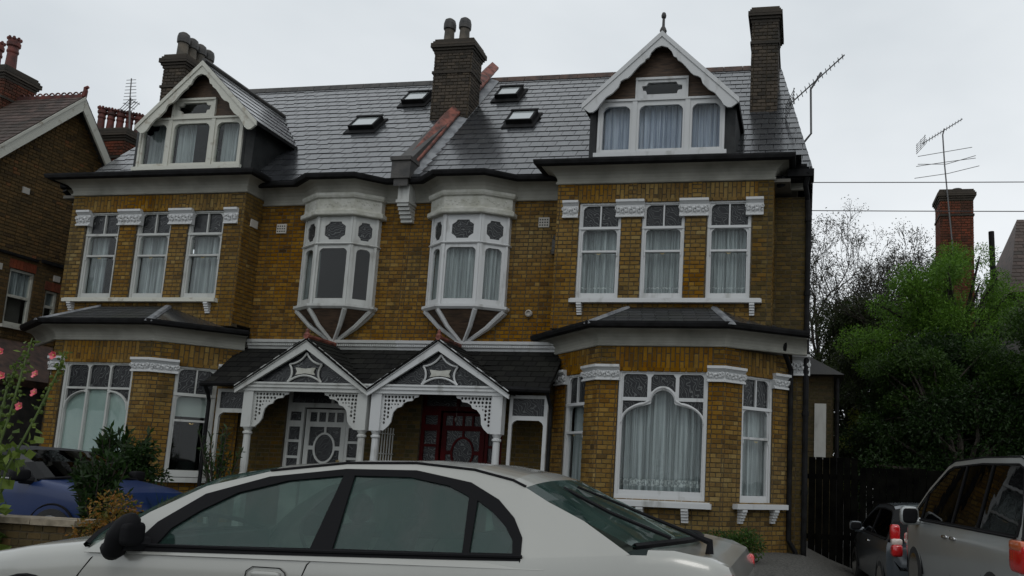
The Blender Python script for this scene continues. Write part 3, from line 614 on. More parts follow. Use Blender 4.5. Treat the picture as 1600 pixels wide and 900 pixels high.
    ob = offp([LA, LB, LC, LD], e); zr0, zr1 = 3.765, 4.24; tp = [(3.9, -.58), (4.75, -.58), (6.35, -.58), (7.2, -.58)]
    BR = [(p.x, p.y, zr0) for p in ob]; TR = [(x, y, zr1) for x, y in tp]; BR[0] = (cfg['bx'], .0 if R_ else -.25, zr0); BR[3] = (E_ + .1, -.15, zr0); TR[0] = (3.32, -.565, 3.8); TR[3] = (7.34, -.565, 3.92)
    for i in range(3): rf.face([BR[i], BR[i + 1], TR[i + 1], TR[i]])
    rf.face([BR[0], TR[0], (3.3, 0, 3.85)]); rf.face([BR[3], (7.36, 0, 4.0), TR[3]]); bro = rf.build('bay_roof', M['slate'], root, recalc=False)
    rec = []
    for i in range(3): slates(rec, BR[i], BR[i + 1], TR[i + 1], TR[i], .17, .24, th=.008)
    put_slates(rec, bro, M['bay_slate'], 120 if R_ else 60)
    hp = MB()
    for i in (1, 2):
        a_, b_ = Vector(BR[i]), Vector(TR[i]); ax = (b_ - a_).normalized(); sd_ = ax.cross(Vector((0, 0, 1))).normalized() * .07; u_ = Vector((0, 0, .035))
        hp.hexa([a_ - sd_, a_ + sd_, a_ + sd_ * .6 + u_ * 1.2, a_ - sd_ * .6 + u_ * 1.2], [b_ - sd_, b_ + sd_, b_ + sd_ * .6 + u_ * 1.2, b_ - sd_ * .6 + u_ * 1.2])
    hp.build('lead_hip', M['lead'], bro)
    # ---- main cornices and gutters
    mp_ = [(0, 0), (.58, 0), (.58, -.12), (.97, -.4), (1.74, -.4), (2.2, -.12), (2.2, 0), (3.3, 0)]; bp_ = [(3.3, 0), (3.3, -.556), (7.36, -.556), (7.36, 0), (E_, 0)]
    mg = [(0, 0), (.5, -.03), (.95, -.4), (1.76, -.4), (2.28, -.03), (3.3, 0)]
    c = MB(); c.sweep(mg, cov(6.52, 6.86, .03, .27)); c.sweep(bp_, cov(6.63, 6.93, .03, .27)); c.build('cornice', M['render'], root)
    c = MB(); c.sweep(mg, gut(6.87, .25)); c.sweep(bp_, gut(6.94, .27)); c.build('gutter', M['black'], root)
    d = MB(); d.sweep([(0, 0), (3.28, 0)], [(-.02, 3.5), (.03, 3.5), (.04, 3.545), (.07, 3.56), (.07, 3.61), (.11, 3.625), (.12, 3.68), (.02, 3.7), (-.02, 3.7)])
    for i in range(int(3.2 / .045)): d.box(.03 + i * .045, .03 + i * .045 + .025, -.088, -.06, 3.565, 3.6)
    d.build('string_course', wm, root)
    # ---- oriel
    c = MB(); c.sweep(OR_, [(-.02, 6.15), (.085, 6.15), (.1, 6.17), (.1, 6.24), (.06, 6.27), (.045, 6.29), (.045, 6.5), (.08, 6.52), (.1, 6.56), (.1, 6.61), (-.02, 6.63)]); orl = c.build('oriel_window', M['stone'], root)
    c = MB()
    for i in (1, 2, 3):
        fr, L = wfr(OR_[i], OR_[i + 1])
        for k in range(int(L / .045)): c.cur = (.5, 0); c.blob((.03 + k * .045, .047, 6.395 + random.uniform(-.06, .06)), (.02, .01, .022), fr, 5, 3)
    c.build('frieze_relief', M['stone'], orl, kind='stuff')
    c = MB(); c.sweep(OR_, [(-.06, 4.26), (.03, 4.26), (.07, 4.3), (.07, 4.35), (-.06, 4.36)]); c.sweep(OR_, [(-.04, 5.56), (.02, 5.56), (.035, 5.58), (.02, 5.6), (-.04, 5.6)]); c.build('oriel_sill', wm, orl)
    for i in range(5):
        fr, L = wfr(OR_[i], OR_[i + 1]); f = MB()
        if i in (0, 4): f.fbox(fr, 0, L, -.05, -.0, 4.36, 6.15); f.build('oriel_frame', wm, orl); continue
        m_ = .085 if L > .6 else .11
        low = corner_cut(m_, L - m_, 4.47, 5.49, .07); hx_ = min(L / 2 - m_, .225); upp = [(L / 2 + hx_ * x, 5.855 + .185 * y) for x, y in ((-.55, -1), (.55, -1), (.62, -.8), (1, -.5), (1, .5), (.62, .8), (.55, 1), (-.55, 1), (-.62, .8), (-1, .5), (-1, -.5), (-.62, -.8))]
        f.plate([rect(0, L, 4.36, 6.15), low, upp], fr, -.06, -.01)
        f.fbox(fr, 0, .05, -.01, .012, 4.36, 6.15); f.fbox(fr, L - .05, L, -.01, .012, 4.36, 6.15)
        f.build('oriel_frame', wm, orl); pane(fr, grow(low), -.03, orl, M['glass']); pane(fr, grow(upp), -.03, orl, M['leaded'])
        if R_: curtain(fr, .05, L - .05, 4.4, 5.6, -.14, orl, M['curtain'], fold=.1)
        elif i == 3: curtain(fr, .05, L - .05, 4.4, 5.6, -.14, orl, M['curtain'], fold=.1)
    tip = Vector((1.38, -.02, 3.62)); un = MB(); tops = [Vector((x, y, 4.262)) for x, y in OR_]
    for i in range(5): un.face([tops[i], tops[i + 1], tip + (tops[i + 1] - tip) * .04, tip + (tops[i] - tip) * .04])
    un.build('oriel_base', M['wood'], orl, recalc=False)
    rb = MB()
    for i in (0, 1, 2, 3, 4, 5):
        p = tops[i]; rb.tube([p + Vector((0, -.01, 0)), p.lerp(tip, .5) + Vector(((p.x - tip.x) * .1, -.05, .0)), tip + Vector((0, -.03, 0))], [.05, .042, .034], 6)
    rb.lathe((tip.x, tip.y, tip.z - .08), [(.02, 0), (.06, .03), (.075, .07), (.05, .12)], 10); rb.build('oriel_rib', wm, orl)
    # ---- porch
    yF = -.9; ua = 1.33; zA = 3.56; zE = 2.62; uE0, uE1 = .0, 2.74; fp = Fr((0, yF, 0), (1, 0, 0), (0, -1, 0))
    pr_ = MB(); pr_.hexa([(0, -.85, 2.66), (3.45, -.85, 2.66), (3.45, .0, 3.45), (0, 0, 3.45)], [(0, -.88, 2.7), (3.45, -.88, 2.7), (3.45, 0, 3.5), (0, 0, 3.5)])
    for ua0, ua1 in ((uE0, ua), (ua, uE1)):
        za, zb = (zE, zA) if ua0 == uE0 else (zA, zE); ux = Vector((0, 0, -.04))
        A_, B_, C2, D_ = Vector((ua0, yF - .1, za)), Vector((ua1, yF - .1, zb)), Vector((ua1, 0, zb)), Vector((ua0, 0, za)); pr_.hexa([A_ + ux, B_ + ux, C2 + ux, D_ + ux], [A_, B_, C2, D_])
    pro = pr_.build('porch_roof', M['porch_slate'], root); rec = []
    slates(rec, (0, -.88, 2.71), (3.45, -.88, 2.71), (3.45, 0, 3.51), (0, 0, 3.51), .16, .25, skip=lambda c_: abs(c_.x - ua) < (zA - c_.z) * 1.42 + .05)
    slates(rec, (uE1 + .02, 0, zE), (uE1 + .02, yF - .12, zE), (ua, yF - .12, zA + .01), (ua, 0, zA + .01), .16, .25); slates(rec, (uE0 + .02, yF - .12, zE), (uE0 + .02, 0, zE), (ua, 0, zA + .01), (ua, yF - .12, zA + .01), .16, .25)
    put_slates(rec, pro, M['porch_slate'], 120)
    rt_ = MB(); rt_.tube([(ua, yF - .12, zA + .03), (ua, 0, zA + .03)], .05, 8); rt_.lathe((ua, yF - .08, zA + .03), [(.05, 0), (.06, .04), (.03, .08), (.035, .12), (.01, .16)], 8); rt_.build('porch_ridge', M['tile'], pro)
    # bargeboards
    for sg in (-1, 1):
        hwid = (ua - uE0) if sg < 0 else (uE1 - ua); bb = MB()
        k = (zA - zE) / hwid; T_ = .17
        poly = [(ua, zA), (ua + sg * hwid, zE), (ua + sg * hwid, zE - T_ * .75), (ua, zA - T_ * 1.25)]; bb.plate([poly], fp, .02, .07)
        poly2 = [(ua, zA + .02), (ua + sg * (hwid), zE + .02), (ua + sg * (hwid), zE - .05), (ua, zA - .05)]; bb.plate([poly2], fp, .072, .095); bb.build('bargeboard', wm, root)
    bm_ = MB(); bm_.fbox(fp, .02, 2.62, -.08, .0, 2.55, 2.7); bm_.fbox(fp, .0, 2.64, -.08, .03, 2.62, 2.65); bm_.fbox(fp, .0, 2.64, -.08, .03, 2.685, 2.72); bm_.build('porch_beam', wm, root)
    gb = MB(); gb.plate([[(.25, 2.72), (2.45, 2.72), (ua, 3.45)]], fp, -.06, -.045); gb.build('gable_glazing', M['leaded'], root)
    tr_ = MB(); cxx = 1.36; zz = 2.73
    def arcq(a, b, bul, n=9):
        a = Vector(a); b = Vector(b); dd = b - a; nn_ = Vector((-dd.y, dd.x)).normalized(); return [(a + dd * t + nn_ * bul * 4 * t * (1 - t)) for t in [i / n for i in range(n + 1)]]
    for q in (arcq((0, .56), (-.34, .34), .055), arcq((.34, .34), (0, .56), .055), arcq((-.34, .34), (-.35, 0), .07), arcq((.35, 0), (.34, .34), .07), arcq((-.35, 0), (.35, 0), .13)):
        tr_.tube([fp.p(cxx + v.x, -.02, zz + v.y) for v in q], .02, 6)
    tr_.build('gable_tracery', wm, root)
    pn = MB(); pn.plate([[(cxx - .2, zz + .14), (cxx, zz + .17), (cxx + .2, zz + .14), (cxx + .17, zz + .2), (cxx + .21, zz + .28), (cxx, zz + .26), (cxx - .21, zz + .28), (cxx - .17, zz + .2)]], fp, -.04, -.015); pn.build('gable_panel', M['stone'], root)
    for u0 in (.04, 2.4):
        po = MB(); po.box(u0, u0 + .2, yF + .02, yF + .2, 1.86, 2.55); cx_ = u0 + .1; cy_ = yF + .11
        po.box(u0 + .03, u0 + .17, yF + .04, yF + .18, -.2, .9)
        po.lathe((cx_, cy_, 0), [(.07, .9), (.09, .95), (.06, 1.0), (.068, 1.15), (.062, 1.72), (.085, 1.74), (.085, 1.77), (.06, 1.79), (.075, 1.82), (.095, 1.86)], 12); po.build('porch_post', M['white2'] if R_ else wm, root)
    for side in (0, 1):
        x0_ = .24 if side == 0 else 2.4; sg = 1 if side == 0 else -1; W2, H2 = .72, .68
        outl = [(0, 0), (W2, 0), (W2 - .02, -.05), (W2 - .1, -.07), (W2 - .13, -.12), (W2 - .22, -.13), (W2 - .3, -.17), (W2 - .33, -.23), (W2 - .42, -.26), (W2 - .49, -.34), (W2 - .51, -.43), (W2 - .52, -.52), (W2 - .57, -.6), (W2 - .66, -H2), (0, -H2)]
        holes = []
        for i in range(9): holes.append([(.055 + .068 * i + (.03 * math.cos(t)) * (1.0 if i % 2 else .8), -.055 + .028 * math.sin(t)) for t in [j * math.pi / 3 for j in range(6)]])
        for i in range(1, 8): holes.append([(.06 + .026 * math.cos(t), -.06 - .068 * i + .029 * math.sin(t)) for t in [j * math.pi / 3 for j in range(6)]])
        for i in range(5): holes.append([(.125 + .075 * i + .031 * math.cos(t + i), -.125 + .03 * math.sin(t + i)) for t in [j * math.pi / 2.5 for j in range(5)]])
        for i in range(1, 5): holes.append([(.13 + .028 * math.cos(t + i), -.125 - .075 * i + .032 * math.sin(t + i)) for t in [j * math.pi / 2.5 for j in range(5)]])
        for i in range(3): holes.append([(.195 + .06 * i + .019 * math.cos(t), -.19 + .0 * i + .017 * math.sin(t)) for t in [j * math.pi / 2.5 for j in range(5)]])
        for i in range(1, 2): holes.append([(.185 + .015 * math.cos(t), -.19 - .065 * i + .02 * math.sin(t)) for t in [j * math.pi / 2.5 for j in range(5)]])
        fb = MB(); cv = lambda l: [(x0_ + sg * x, 2.55 + y) for x, y in l]
        fb.plate([cv(outl)] + [cv(h) for h in holes], fp, -.1, -.07); fb.build('fretwork_bracket', M['white2'] if R_ else wm, root)
    # side screen of the porch
    fs = Fr((0, -.62, 0), (1, 0, 0), (0, -1, 0)); sc = MB(); h1 = rect(2.7, 3.3, 2.22, 2.54); h2 = corner_cut(2.7, 3.3, -.2, 2.14, .09)
    sc.plate([rect(2.64, 3.37, -.25, 2.6), h1, h2], fs, -.05, 0); so_ = sc.build('porch_screen', wm, root); pane(fs, grow(h1), -.02, so_, M['leaded'])
    gt = MB(); gt.tube([(2.62, -.93, 2.68), (3.5, -.93, 2.66)], .05, 8); gt.tube([(3.43, -.93, 2.66), (3.44, -.8, 2.5), (3.46, -.72, 2.35), (3.46, -.72, -.2)], .035, 8)
    gt.build('downpipe', M['black'], root)
    # front door and side lights
    fd = Fr((0, .06, 0), (1, 0, 0), (0, -1, 0)); dm = M['door_red'] if not cfg['white_door'] else wm; da, db = .6, 2.3; dl, dr = 1.02, 1.9
    dh = []
    for x0_, x1_ in ((da + .07, dl - .09), (dr + .09, db - .07)):
        for z0_, z1_ in ((2.06, 2.24), (1.68, 1.94), (1.36, 1.63), (1.04, 1.31)): dh.append(rect(x0_, x1_, z0_, z1_))
    fan = [rect(da + .07, 1.3, 2.42, 2.68), rect(1.36, db - .07, 2.42, 2.68)]
    f = MB(); f.plate([rect(da, db, -.2, 2.75), rect(dl - .03, dr + .03, -.2, 2.33)] + dh + fan, fd, -.06, 0); fo = f.build('door_frame', dm, root)
    for h in dh + fan: pane(fd, grow(h), -.03, fo, M['leaded'])
    ov = [((dl + dr) / 2 + .2 * math.cos(t), 1.53 + .27 * math.sin(t)) for t in [j * math.pi / 12 for j in range(24)]]; ovb = [((dl + dr) / 2 + .24 * math.cos(t), 1.53 + .31 * math.sin(t)) for t in [j * math.pi / 12 for j in range(24)]]
    mc = (dl + dr) / 2; small = [rect(dl + .06 + k * .195, dl + .06 + k * .195 + .15, 2.05, 2.24) for k in range(4)]
    qd = []
    for sx_, sz_ in ((-1, 1), (1, 1), (1, -1), (-1, -1)):
        X1 = mc + sx_ * .34; Z1 = 1.95 if sz_ > 0 else 1.1; t0 = [0.12, .4, .7, 1.0, 1.3, 1.48]
        arcp = [(mc + sx_ * .24 * math.cos(t), 1.53 + sz_ * .31 * math.sin(t)) for t in t0]
        qd.append([(X1, 1.53 + sz_ * .04), (X1, Z1), (mc + sx_ * .022, Z1)] + arcp[::-1])
    f = MB(); f.plate([rect(dl, dr, -.2, 2.3)] + small + qd + [ov], fd, -.085, -.04); do = f.build('front_door', dm, root)
    for h in small + [ov] + qd: pane(fd, grow(h, .004), -.06, do, M['leaded'])
    kn = MB(); kn.lathe((dl + .07, .06 - .02 + .02, 1.28), [(.02, 0), (.022, -.03), (.03, -.05), (.01, -.07)], 10, 'y'); kn.build('door_knob', M['brass'], do)
    if not cfg['white_door']:
        kn = MB(); kn.lathe((1.5, -.35, 2.12), [(.003, .3), (.006, .08), (.03, .04), (.035, 0), (.02, -.03), (.01, -.04)], 10); kn.build('porch_lamp', M['dark_pot'], root)
        tl_ = MB(); ft = Fr((.12, 0, 0), (0, -1, 0), (1, 0, 0))
        for k in range(6): tl_.fbox(ft, .12 + k * .1, .14 + k * .1, 0, .015, -.1, 1.95)
        for k in range(5): tl_.fbox(ft, .1, .66, .016, .026, .3 + k * .38, .32 + k * .38)
        tl_.build('trellis', M['white'], root)
    # ---- roof
    y0, z0, yr, zr = -.35, 6.92, 3.3, 10.9; v0, v1 = cfg['verge']; vz = lambda z: v0 + (v1 - v0) * (z - z0) / (zr - z0)
    rf = MB(); A_, B_, C2, D_ = (0, y0, z0), (v0, y0, z0), (v1, yr, zr), (0, yr, zr); rf.face([A_, B_, C2, D_]); rf.face([(0, 9.2, 6.0), (v0, 9.2, 6.0), C2, D_]); rf.face([B_, (v0, 9.2, 6.0), C2])
    rf.face([(3.0, -.9, 6.96), (v0 - .2, -.9, 6.96), (v0 - .2, -.3, 7.0), (3.0, -.3, 7.0)]); rf.face([(3.0, -.9, 6.96), (3.0, -.3, 7.0), (3.0, -.3, 6.9), (3.0, -.9, 6.9)])
    rf.face([(.5, -.3, 6.93), (2.25, -.3, 6.93), (1.8, -.72, 6.9), (.9, -.72, 6.9)])
    rfo = rf.build('roof', M['slate'], root, recalc=False)
    dc = cfg['dormer']; rec = []
    def skip(c_):
        if abs(c_.x - dc) < 1.25 and c_.y < .9: return True
        for (cu, cy, w_, h_) in cfg['skylights']:
            if abs(c_.x - cu) < w_ / 2 and abs(c_.y - cy) < .2: return True
        return False
    slates(rec, (.16, y0 - .03, z0 + .01), (v0, y0 - .03, z0 + .01), (v1, yr, zr + .01), (.16, yr, zr + .01), .255, .28, skip, irregular=cfg['irreg'] * .8)
    put_slates(rec, rfo, M['slate'], 290)
    rec = []; slates(rec, (v0, -.3, z0), (v0, 9.2, 6.0), (v1, yr + .01, zr), (v1, yr, zr), .3, .31); m_ = MB()
    for T_, B2, t, _ in rec: m_.cur = (t, 0); m_.add(list(T_), [(0, 1, 2, 3)])
    m_.build('flank_slating', M['slate'], rfo, kind='stuff', recalc=False)
    rg = MB(); n_ = int(v1 / .45)
    for k in range(n_): a_, b_ = .1 + (v1 - .1) * k / n_, .1 + (v1 - .1) * (k + 1) / n_; rg.hexa([(a_ + .01, yr - .12, zr - .09), (b_, yr - .12, zr - .09), (b_, yr + .12, zr - .09), (a_ + .01, yr + .12, zr - .09)], [(a_ + .01, yr - .05, zr + .06), (b_, yr - .05, zr + .06), (b_, yr + .05, zr + .06), (a_ + .01, yr + .05, zr + .06)])
    rg.build('ridge_tiles', M['dark_pot'] if not R_ else M['tile_dark'], rfo)
    if R_: fas = MB(); fas.box(7.6, 8.08, -.45, -.1, 6.74, 6.88); fas.tube([(8.0, -.42, 6.8), (8.0, .2, 6.85)], .05, 8); fas.build('eaves_box', M['black'], root)
    # skylights
    un_ = Vector((0, 1, (zr - z0) / (yr - y0))).normalized(); nn = Vector((0, -un_.z, un_.y))
    for cu, cy, w_, h_ in cfg['skylights']:
        cfp = Vector((cu, cy, roof_z(cy))) + nn * .02; fr = Fr(cfp, (1, 0, 0), nn, un_); s_ = MB()
        s_.plate([rect(-w_ / 2, w_ / 2, -h_ / 2, h_ / 2), rect(-w_ / 2 + .05, w_ / 2 - .05, -h_ / 2 + .05, h_ / 2 - .05)], fr, 0, .13); s_.fbox(fr, -w_ / 2 - .07, w_ / 2 + .07, 0, .03, -h_ / 2 - .17, h_ / 2 + .07); s_.fbox(fr, -w_ / 2 - .02, w_ / 2 + .02, .13, .15, h_ / 2 - .06, h_ / 2 + .02)
        so2 = s_.build('skylight', M['black'], root); pane(fr, rect(-w_ / 2 + .045, w_ / 2 - .045, -h_ / 2 + .045, h_ / 2 - .045), .115, so2, M['skyglass'], .02)
    # ---- dormer
    yd = -.45; fdz = Fr((dc, yd, 0), (1, 0, 0), (0, -1, 0)); zs_, zt_, zq, za_ = 7.22, 8.34, 8.76, cfg['dap']; dm = M['white2'] if R_ else M['oldwhite']; hwz = 1.22; cw = .51
    k_ = MB()
    for sg in (-1, 1):
        x = dc + sg * hwz
        k_.hexa([(x - .05, yd + .03, 6.95), (x + .05, yd + .03, 6.95), (x + .05, 1.2, 6.95), (x - .05, 1.2, 6.95)], [(x - .05, yd + .03, 8.32), (x + .05, yd + .03, 8.32), (x + .05, 1.2, 8.32), (x - .05, 1.2, 8.32)])
        k_.hexa([(x, yd + .02, 6.96), (x + sg * .18, yd + .1, 6.96), (x + sg * .18, .6, 6.96), (x, .6, 6.96)], [(x, yd + .02, 8.2), (x + sg * .2, yd + .12, 8.25), (x + sg * .2, .9, 8.25), (x, .9, 8.2)])
    k_.box(dc - hwz - .1, dc + hwz + .1, yd + .02, yd + .1, 6.9, 7.22)
    dob = k_.build('dormer', M['darkboard'], root)
    pb = MB(); pb.plate([[(-hwz, zt_), (-cw, zt_), (-cw, zq), (cw, zq), (cw, zt_), (hwz, zt_), (hwz, zt_ + .05), (cfg['dr'][0] - dc, za_ - .12), (-hwz, zt_ + .05)]], fdz, -.08, -.03); pb.build('gable_panel', M['wood'], dob)
    # lights
    w_ = MB(); m1 = .09; cols = [(-hwz, -cw), (-cw, cw), (cw, hwz)]; hs_ = [corner_cut(a_ + m1, b_ - m1, zs_ + .13, zt_ - .12, .09) for a_, b_ in cols]
    tp_ = [(-cw + .14, zt_ + .1 + .08), (-cw + .2, zt_ + .1 + .07), (-cw + .22, zt_ + .1), (cw - .22, zt_ + .1), (cw - .2, zt_ + .17), (cw - .12, zt_ + .18), (cw - .12, zq - .15), (cw - .2, zq - .14), (cw - .24, zq - .08), (-cw + .24, zq - .08), (-cw + .2, zq - .14), (-cw + .12, zq - .15)]
    w_.plate([[(-hwz, zs_), (hwz, zs_), (hwz, zt_), (cw, zt_), (cw, zq), (-cw, zq), (-cw, zt_), (-hwz, zt_)]] + hs_ + [tp_], fdz, -.07, 0)
    for a_, b_ in cols: w_.fbox(fdz, a_, a_ + .045, 0, .02, zs_ + .06, zt_); w_.fbox(fdz, b_ - .045, b_, 0, .02, zs_ + .06, zt_)
    w_.fbox(fdz, -hwz - .05, hwz + .05, 0, .07, zs_ - .03, zs_ + .05); w_.fbox(fdz, -hwz, hwz, .0, .03, zt_ - .03, zt_ + .012); w_.fbox(fdz, -cw, cw, 0, .03, zq - .03, zq + .015); w_.fbox(fdz, -cw, -cw + .04, 0, .02, zt_ + .012, zq - .03); w_.fbox(fdz, cw - .04, cw, 0, .02, zt_ + .012, zq - .03)
    w_.build('dormer_window', dm, dob)
    for h in hs_: pane(fdz, grow(h), -.04, dob)
    pane(fdz, grow(tp_), -.04, dob)
    bx_ = MB(); bx_.box(dc - hwz, dc + hwz, .98, 1.05, 7.0, 8.3); bx_.box(dc - .5, dc + .5, yd + .1, .9, 8.72, 8.76); bx_.box(dc - hwz, dc + hwz, yd + .02, 1.2, 6.93, 6.99); bx_.build('attic_room', M['room'], dob)
    cm = M['bluecurtain'] if R_ else M['curtain']
    for (a_, b_), cc in zip(cols, cfg['cd']):
        if cc: curtain(fdz, a_ + (b_ - a_) * cc[0], a_ + (b_ - a_) * cc[1], zs_ + .05, zt_ - .03, -.2, dob, cm, fold=.13, amp=.03)
    # dormer roof and scalloped bargeboards
    dc2, zE_, hE = cfg['dr']; yf = yd - .17; yb = lambda z: (z - z0) / ((zr - z0) / (yr - y0)) + y0
    dr_ = MB(); rec = []
    for sg in (-1, 1):
        a_, b_, c_, d_ = Vector((dc2 + sg * hE, yf, zE_)), Vector((dc2, yf, za_)), Vector((dc2, yb(za_), za_)), Vector((dc2 + sg * hE, yb(zE_) + .1, zE_)); t_ = Vector((0, 0, -.06))
        dr_.hexa([a_ + t_, b_ + t_, c_ + t_, d_ + t_], [a_, b_, c_, d_]); o_ = Vector((0, 0, .005))
        if sg > 0: slates(rec, d_ + o_, a_ + o_, b_ + o_, c_ + o_, .28, .3)
        else: slates(rec, a_ + o_, d_ + o_, c_ + o_, b_ + o_, .28, .3)
    dro = dr_.build('dormer_roof', M['black'], root); put_slates(rec, dro, M['slate'], 100)
    rg = MB(); rg.tube([(dc2, yf - .02, za_ + .03), (dc2, yb(za_), za_ + .03)], .055, 8); 
    if R_: rg.lathe((dc2, yf + .05, za_ + .05), [(.07, 0), (.05, .06), (.028, .1), (.025, .26), (.045, .28), (.05, .32), (.035, .37), (.01, .39)], 10)
    rg.build('dormer_ridge', M['dark_pot'], dro)
    prf = [(0, 67), (30, 72), (52, 90), (62, 112), (78, 117), (82, 127), (105, 138), (128, 158), (150, 180), (165, 190), (185, 193), (200, 200), (210, 225), (240, 250), (270, 262), (300, 292), (315, 312), (335, 322), (352, 320), (368, 308), (385, 290), (385, 275)]
    fbz = Fr((dc2, yf, 0), (1, 0, 0), (0, -1, 0)); sx_ = hE / 385; sz_ = (za_ - zE_) / 275; prf = [(x, x * 275 / 385 + (z - x * 275 / 385) * (.84 if x < 370 else 1)) for x, z in prf]
    for sg in (-1, 1):
        bb = MB(); bb.plate([[(0, za_)] + [(sg * x * sx_, za_ - z * sz_) for x, z in prf]], fbz, -.01, .03); bb.plate([[(0, za_ + .01), (sg * (hE + .02), zE_), (sg * (hE + .02), zE_ - .1), (0, za_ - .1)]], fbz, .032, .05); bb.build('bargeboard', dm, dob)
    settle(root); return root
M['tile_dark'] = noise_mat('brown_ridge_tile', (.03, .018, .014), (.09, .05, .035), 6, .7, bump=.3)
M['skyglass'] = mat('skylight_glass', (.33, .36, .36), .08, coat=1)
n4 = lambda *a: ('net',) + a
right_house = build_house(dict(sx=1, white='white2', label='right brick house with a red front door and a finial on its dormer', white_door=False, bx=2.72, verge=(8.05, 7.3), dormer=5.2, dap=9.6, dr=(5.2, 8.2, 1.48), irreg=0., skylights=[(.93, 2.55, .56, .55), (1.7, 1.5, .6, .55)],
    c1=[[n4(0.02, .98, 'curtain', (4.66, 4.69))]] * 3, cl=[n4(0.02, .98)], cr=[n4(0.02, .98)], cd=[(.05, .97), (.03, .97), (.05, .97)]))
left_house = build_house(dict(sx=-1, white='white', label='left brick house with a white oval-glass front door and flaking dormer window', white_door=True, bx=3.08, verge=(7.65, 7.5), dormer=4.85, dap=9.5, dr=(4.6, 8.12, 1.4), irreg=.07, skylights=[(2.05, 1.5, .62, .55), (1.4, 2.5, .58, .55)],
    c1=[[n4(.02, .98)], [n4(.1, .98)], [n4(.45, .95)]], cl=[('blind', -.1)], cr=[('blind', .1)], cd=[(.2, .9), (.55, .93), (.1, .9)]))
SX = 1.0
# ------------------------------------------------------------------ chimneys and the party parapet
c = stepped_chimney(right_house, -.58, .33, 1.6, 2.15, 8.4, 11.06, [(-.4, 1.86, 11.06), (-.02, 1.86, 11.06)], M['pot'], .135, .66, name='chimney')
c2 = stepped_chimney(right_house, 6.74, 7.3, 1.45, 2.5, 8.0, 11.3, [], M['pot'])
c3 = stepped_chimney(left_house, -7.32, -6.75, 1.2, 2.3, 7.8, 10.82, [(-7.02, 1.36 + .27 * k, 10.8) for k in range(4)], M['pot'], .135, .66)
for c_, y_ in ((c2, 1.45), (c, 1.6), (c3, 1.2)):
    pass
pp = MB(); sl_ = 1.0904; pz = lambda y: roof_z(y)
pp.hexa([(-.17, -.42, 6.75), (.13, -.42, 6.75), (.13, 3.6, 10.5), (-.17, 3.6, 10.5)], [(-.17, -.42, 7.28), (.13, -.42, 7.28), (.13, 3.45, 11.06), (-.17, 3.45, 11.06)])
par = pp.build('party_parapet', M['dark_pot'], right_house)
pc = MB(); pc.box(-.24, .2, -.5, -.12, 7.26, 7.34); pc.box(-.22, .18, -.46, -.14, 6.9, 7.27); pc.build('parapet_block', M['dark_pot'], par)
for k in range(15):
    a = -.14 + k * .245; b = a + .25
    if 1.5 < a < 2.0: continue
    za_, zb_ = pz(a) + .3, pz(b) + .3; t = MB(); o_ = .012
    # saddle-back coping tile
    t.hexa([(-.2, a, za_ - .12 + o_), (.16, a, za_ - .12 + o_), (.16, b, zb_ - .12), (-.2, b, zb_ - .12)], [(-.2, a, za_ - .07 + o_), (.16, a, za_ - .07 + o_), (.16, b, zb_ - .07), (-.2, b, zb_ - .07)])
    t.add([(-.2, a, za_ - .07 + o_), (.16, a, za_ - .07 + o_), (-.02, a, za_ + .09 + o_), (-.2, b, zb_ - .07), (.16, b, zb_ - .07), (-.02, b, zb_ + .09)], [(0, 1, 2), (5, 4, 3), (0, 2, 5, 3), (1, 4, 5, 2)])
    t.build('coping_tile', M['tile'], par)
ld = MB(); ld.hexa([(.12, -.3, pz(-.3) + .0), (.34, -.3, pz(-.3) + .02), (.34, 3.2, pz(3.2) + .02), (.12, 3.2, pz(3.2))], [(.12, -.3, pz(-.3) + .12), (.34, -.3, pz(-.3) + .045), (.34, 3.2, pz(3.2) + .045), (.12, 3.2, pz(3.2) + .12)]); ld.build('lead_flashing', M['lead'], par)
f0 = Fr((0, 0, 0), (1, 0, 0), (0, -1, 0)); cb = MB(); cb.fbox(f0, -.12, .12, 0, .3, 6.48, 6.86); cb.fbox(f0, -.14, .14, 0, .33, 6.44, 6.5)
for i in range(5): cb.fbox(f0, -.12, .12, 0, .3 - .05 * i, 6.44 - .07 * (i + 1) + .008, 6.44 - .07 * i)
cb.build('party_corbel', M['white'], right_house)
# small wall fittings
def fitting(name, root, bx, m, label=None):
    q = MB(); q.box(*bx); return q.build(name, m, root, label)
def airbrick(root, x, z, y=0., w=.22, h=.2):
    q = MB(); q.box(x, x + w, y - .03, y, z, z + h); 
    v = q.build('air_brick', M['vent'], root)
    q = MB()
    for i in range(4):
        for j in range(3): q.box(x + .02 + i * .05, x + .045 + i * .05, y - .034, y - .029, z + .03 + j * .055, z + .055 + j * .055)
    q.build('air_hole', M['black'], v, kind='stuff')
airbrick(left_house, -2.93, 5.93); airbrick(right_house, 2.76, 5.98)
q = MB(); q.box(-3.3 + .0, -3.27, -.36, -.16, 5.98, 6.14); q.build('air_brick', M['vent'], left_house)
q = MB(); q.lathe((2.68, -.01, 4.25), [(.07, 0), (.07, -.05), (.05, -.07), (.045, -.03)], 14, 'y'); q.build('flue_vent', M['vent'], right_house)
q = MB(); q.box(3.08, 3.2, -.09, -.015, 5.48, 5.72); q.lathe((3.14, -.1, 5.46), [(.05, -.06), (.065, 0), (.06, .05), (.02, .08)], 10); q.lathe((3.14, -.07, 5.72), [(.045, 0), (.05, .05), (.02, .09)], 10); q.build('alarm_siren', M['dark_pot'], right_house)
q = MB(); q.tube([(7.98, -.42, 6.82), (7.93, -.3, 6.62), (7.97, -.08, 6.42), (7.99, -.07, 6.0), (7.99, -.07, -.2)], .05, 8)
for z in (6.0, 4.6, 3.9, 2.4, 1.0): q.lathe((7.99, -.07, z), [(.065, 0), (.065, .08)], 8)
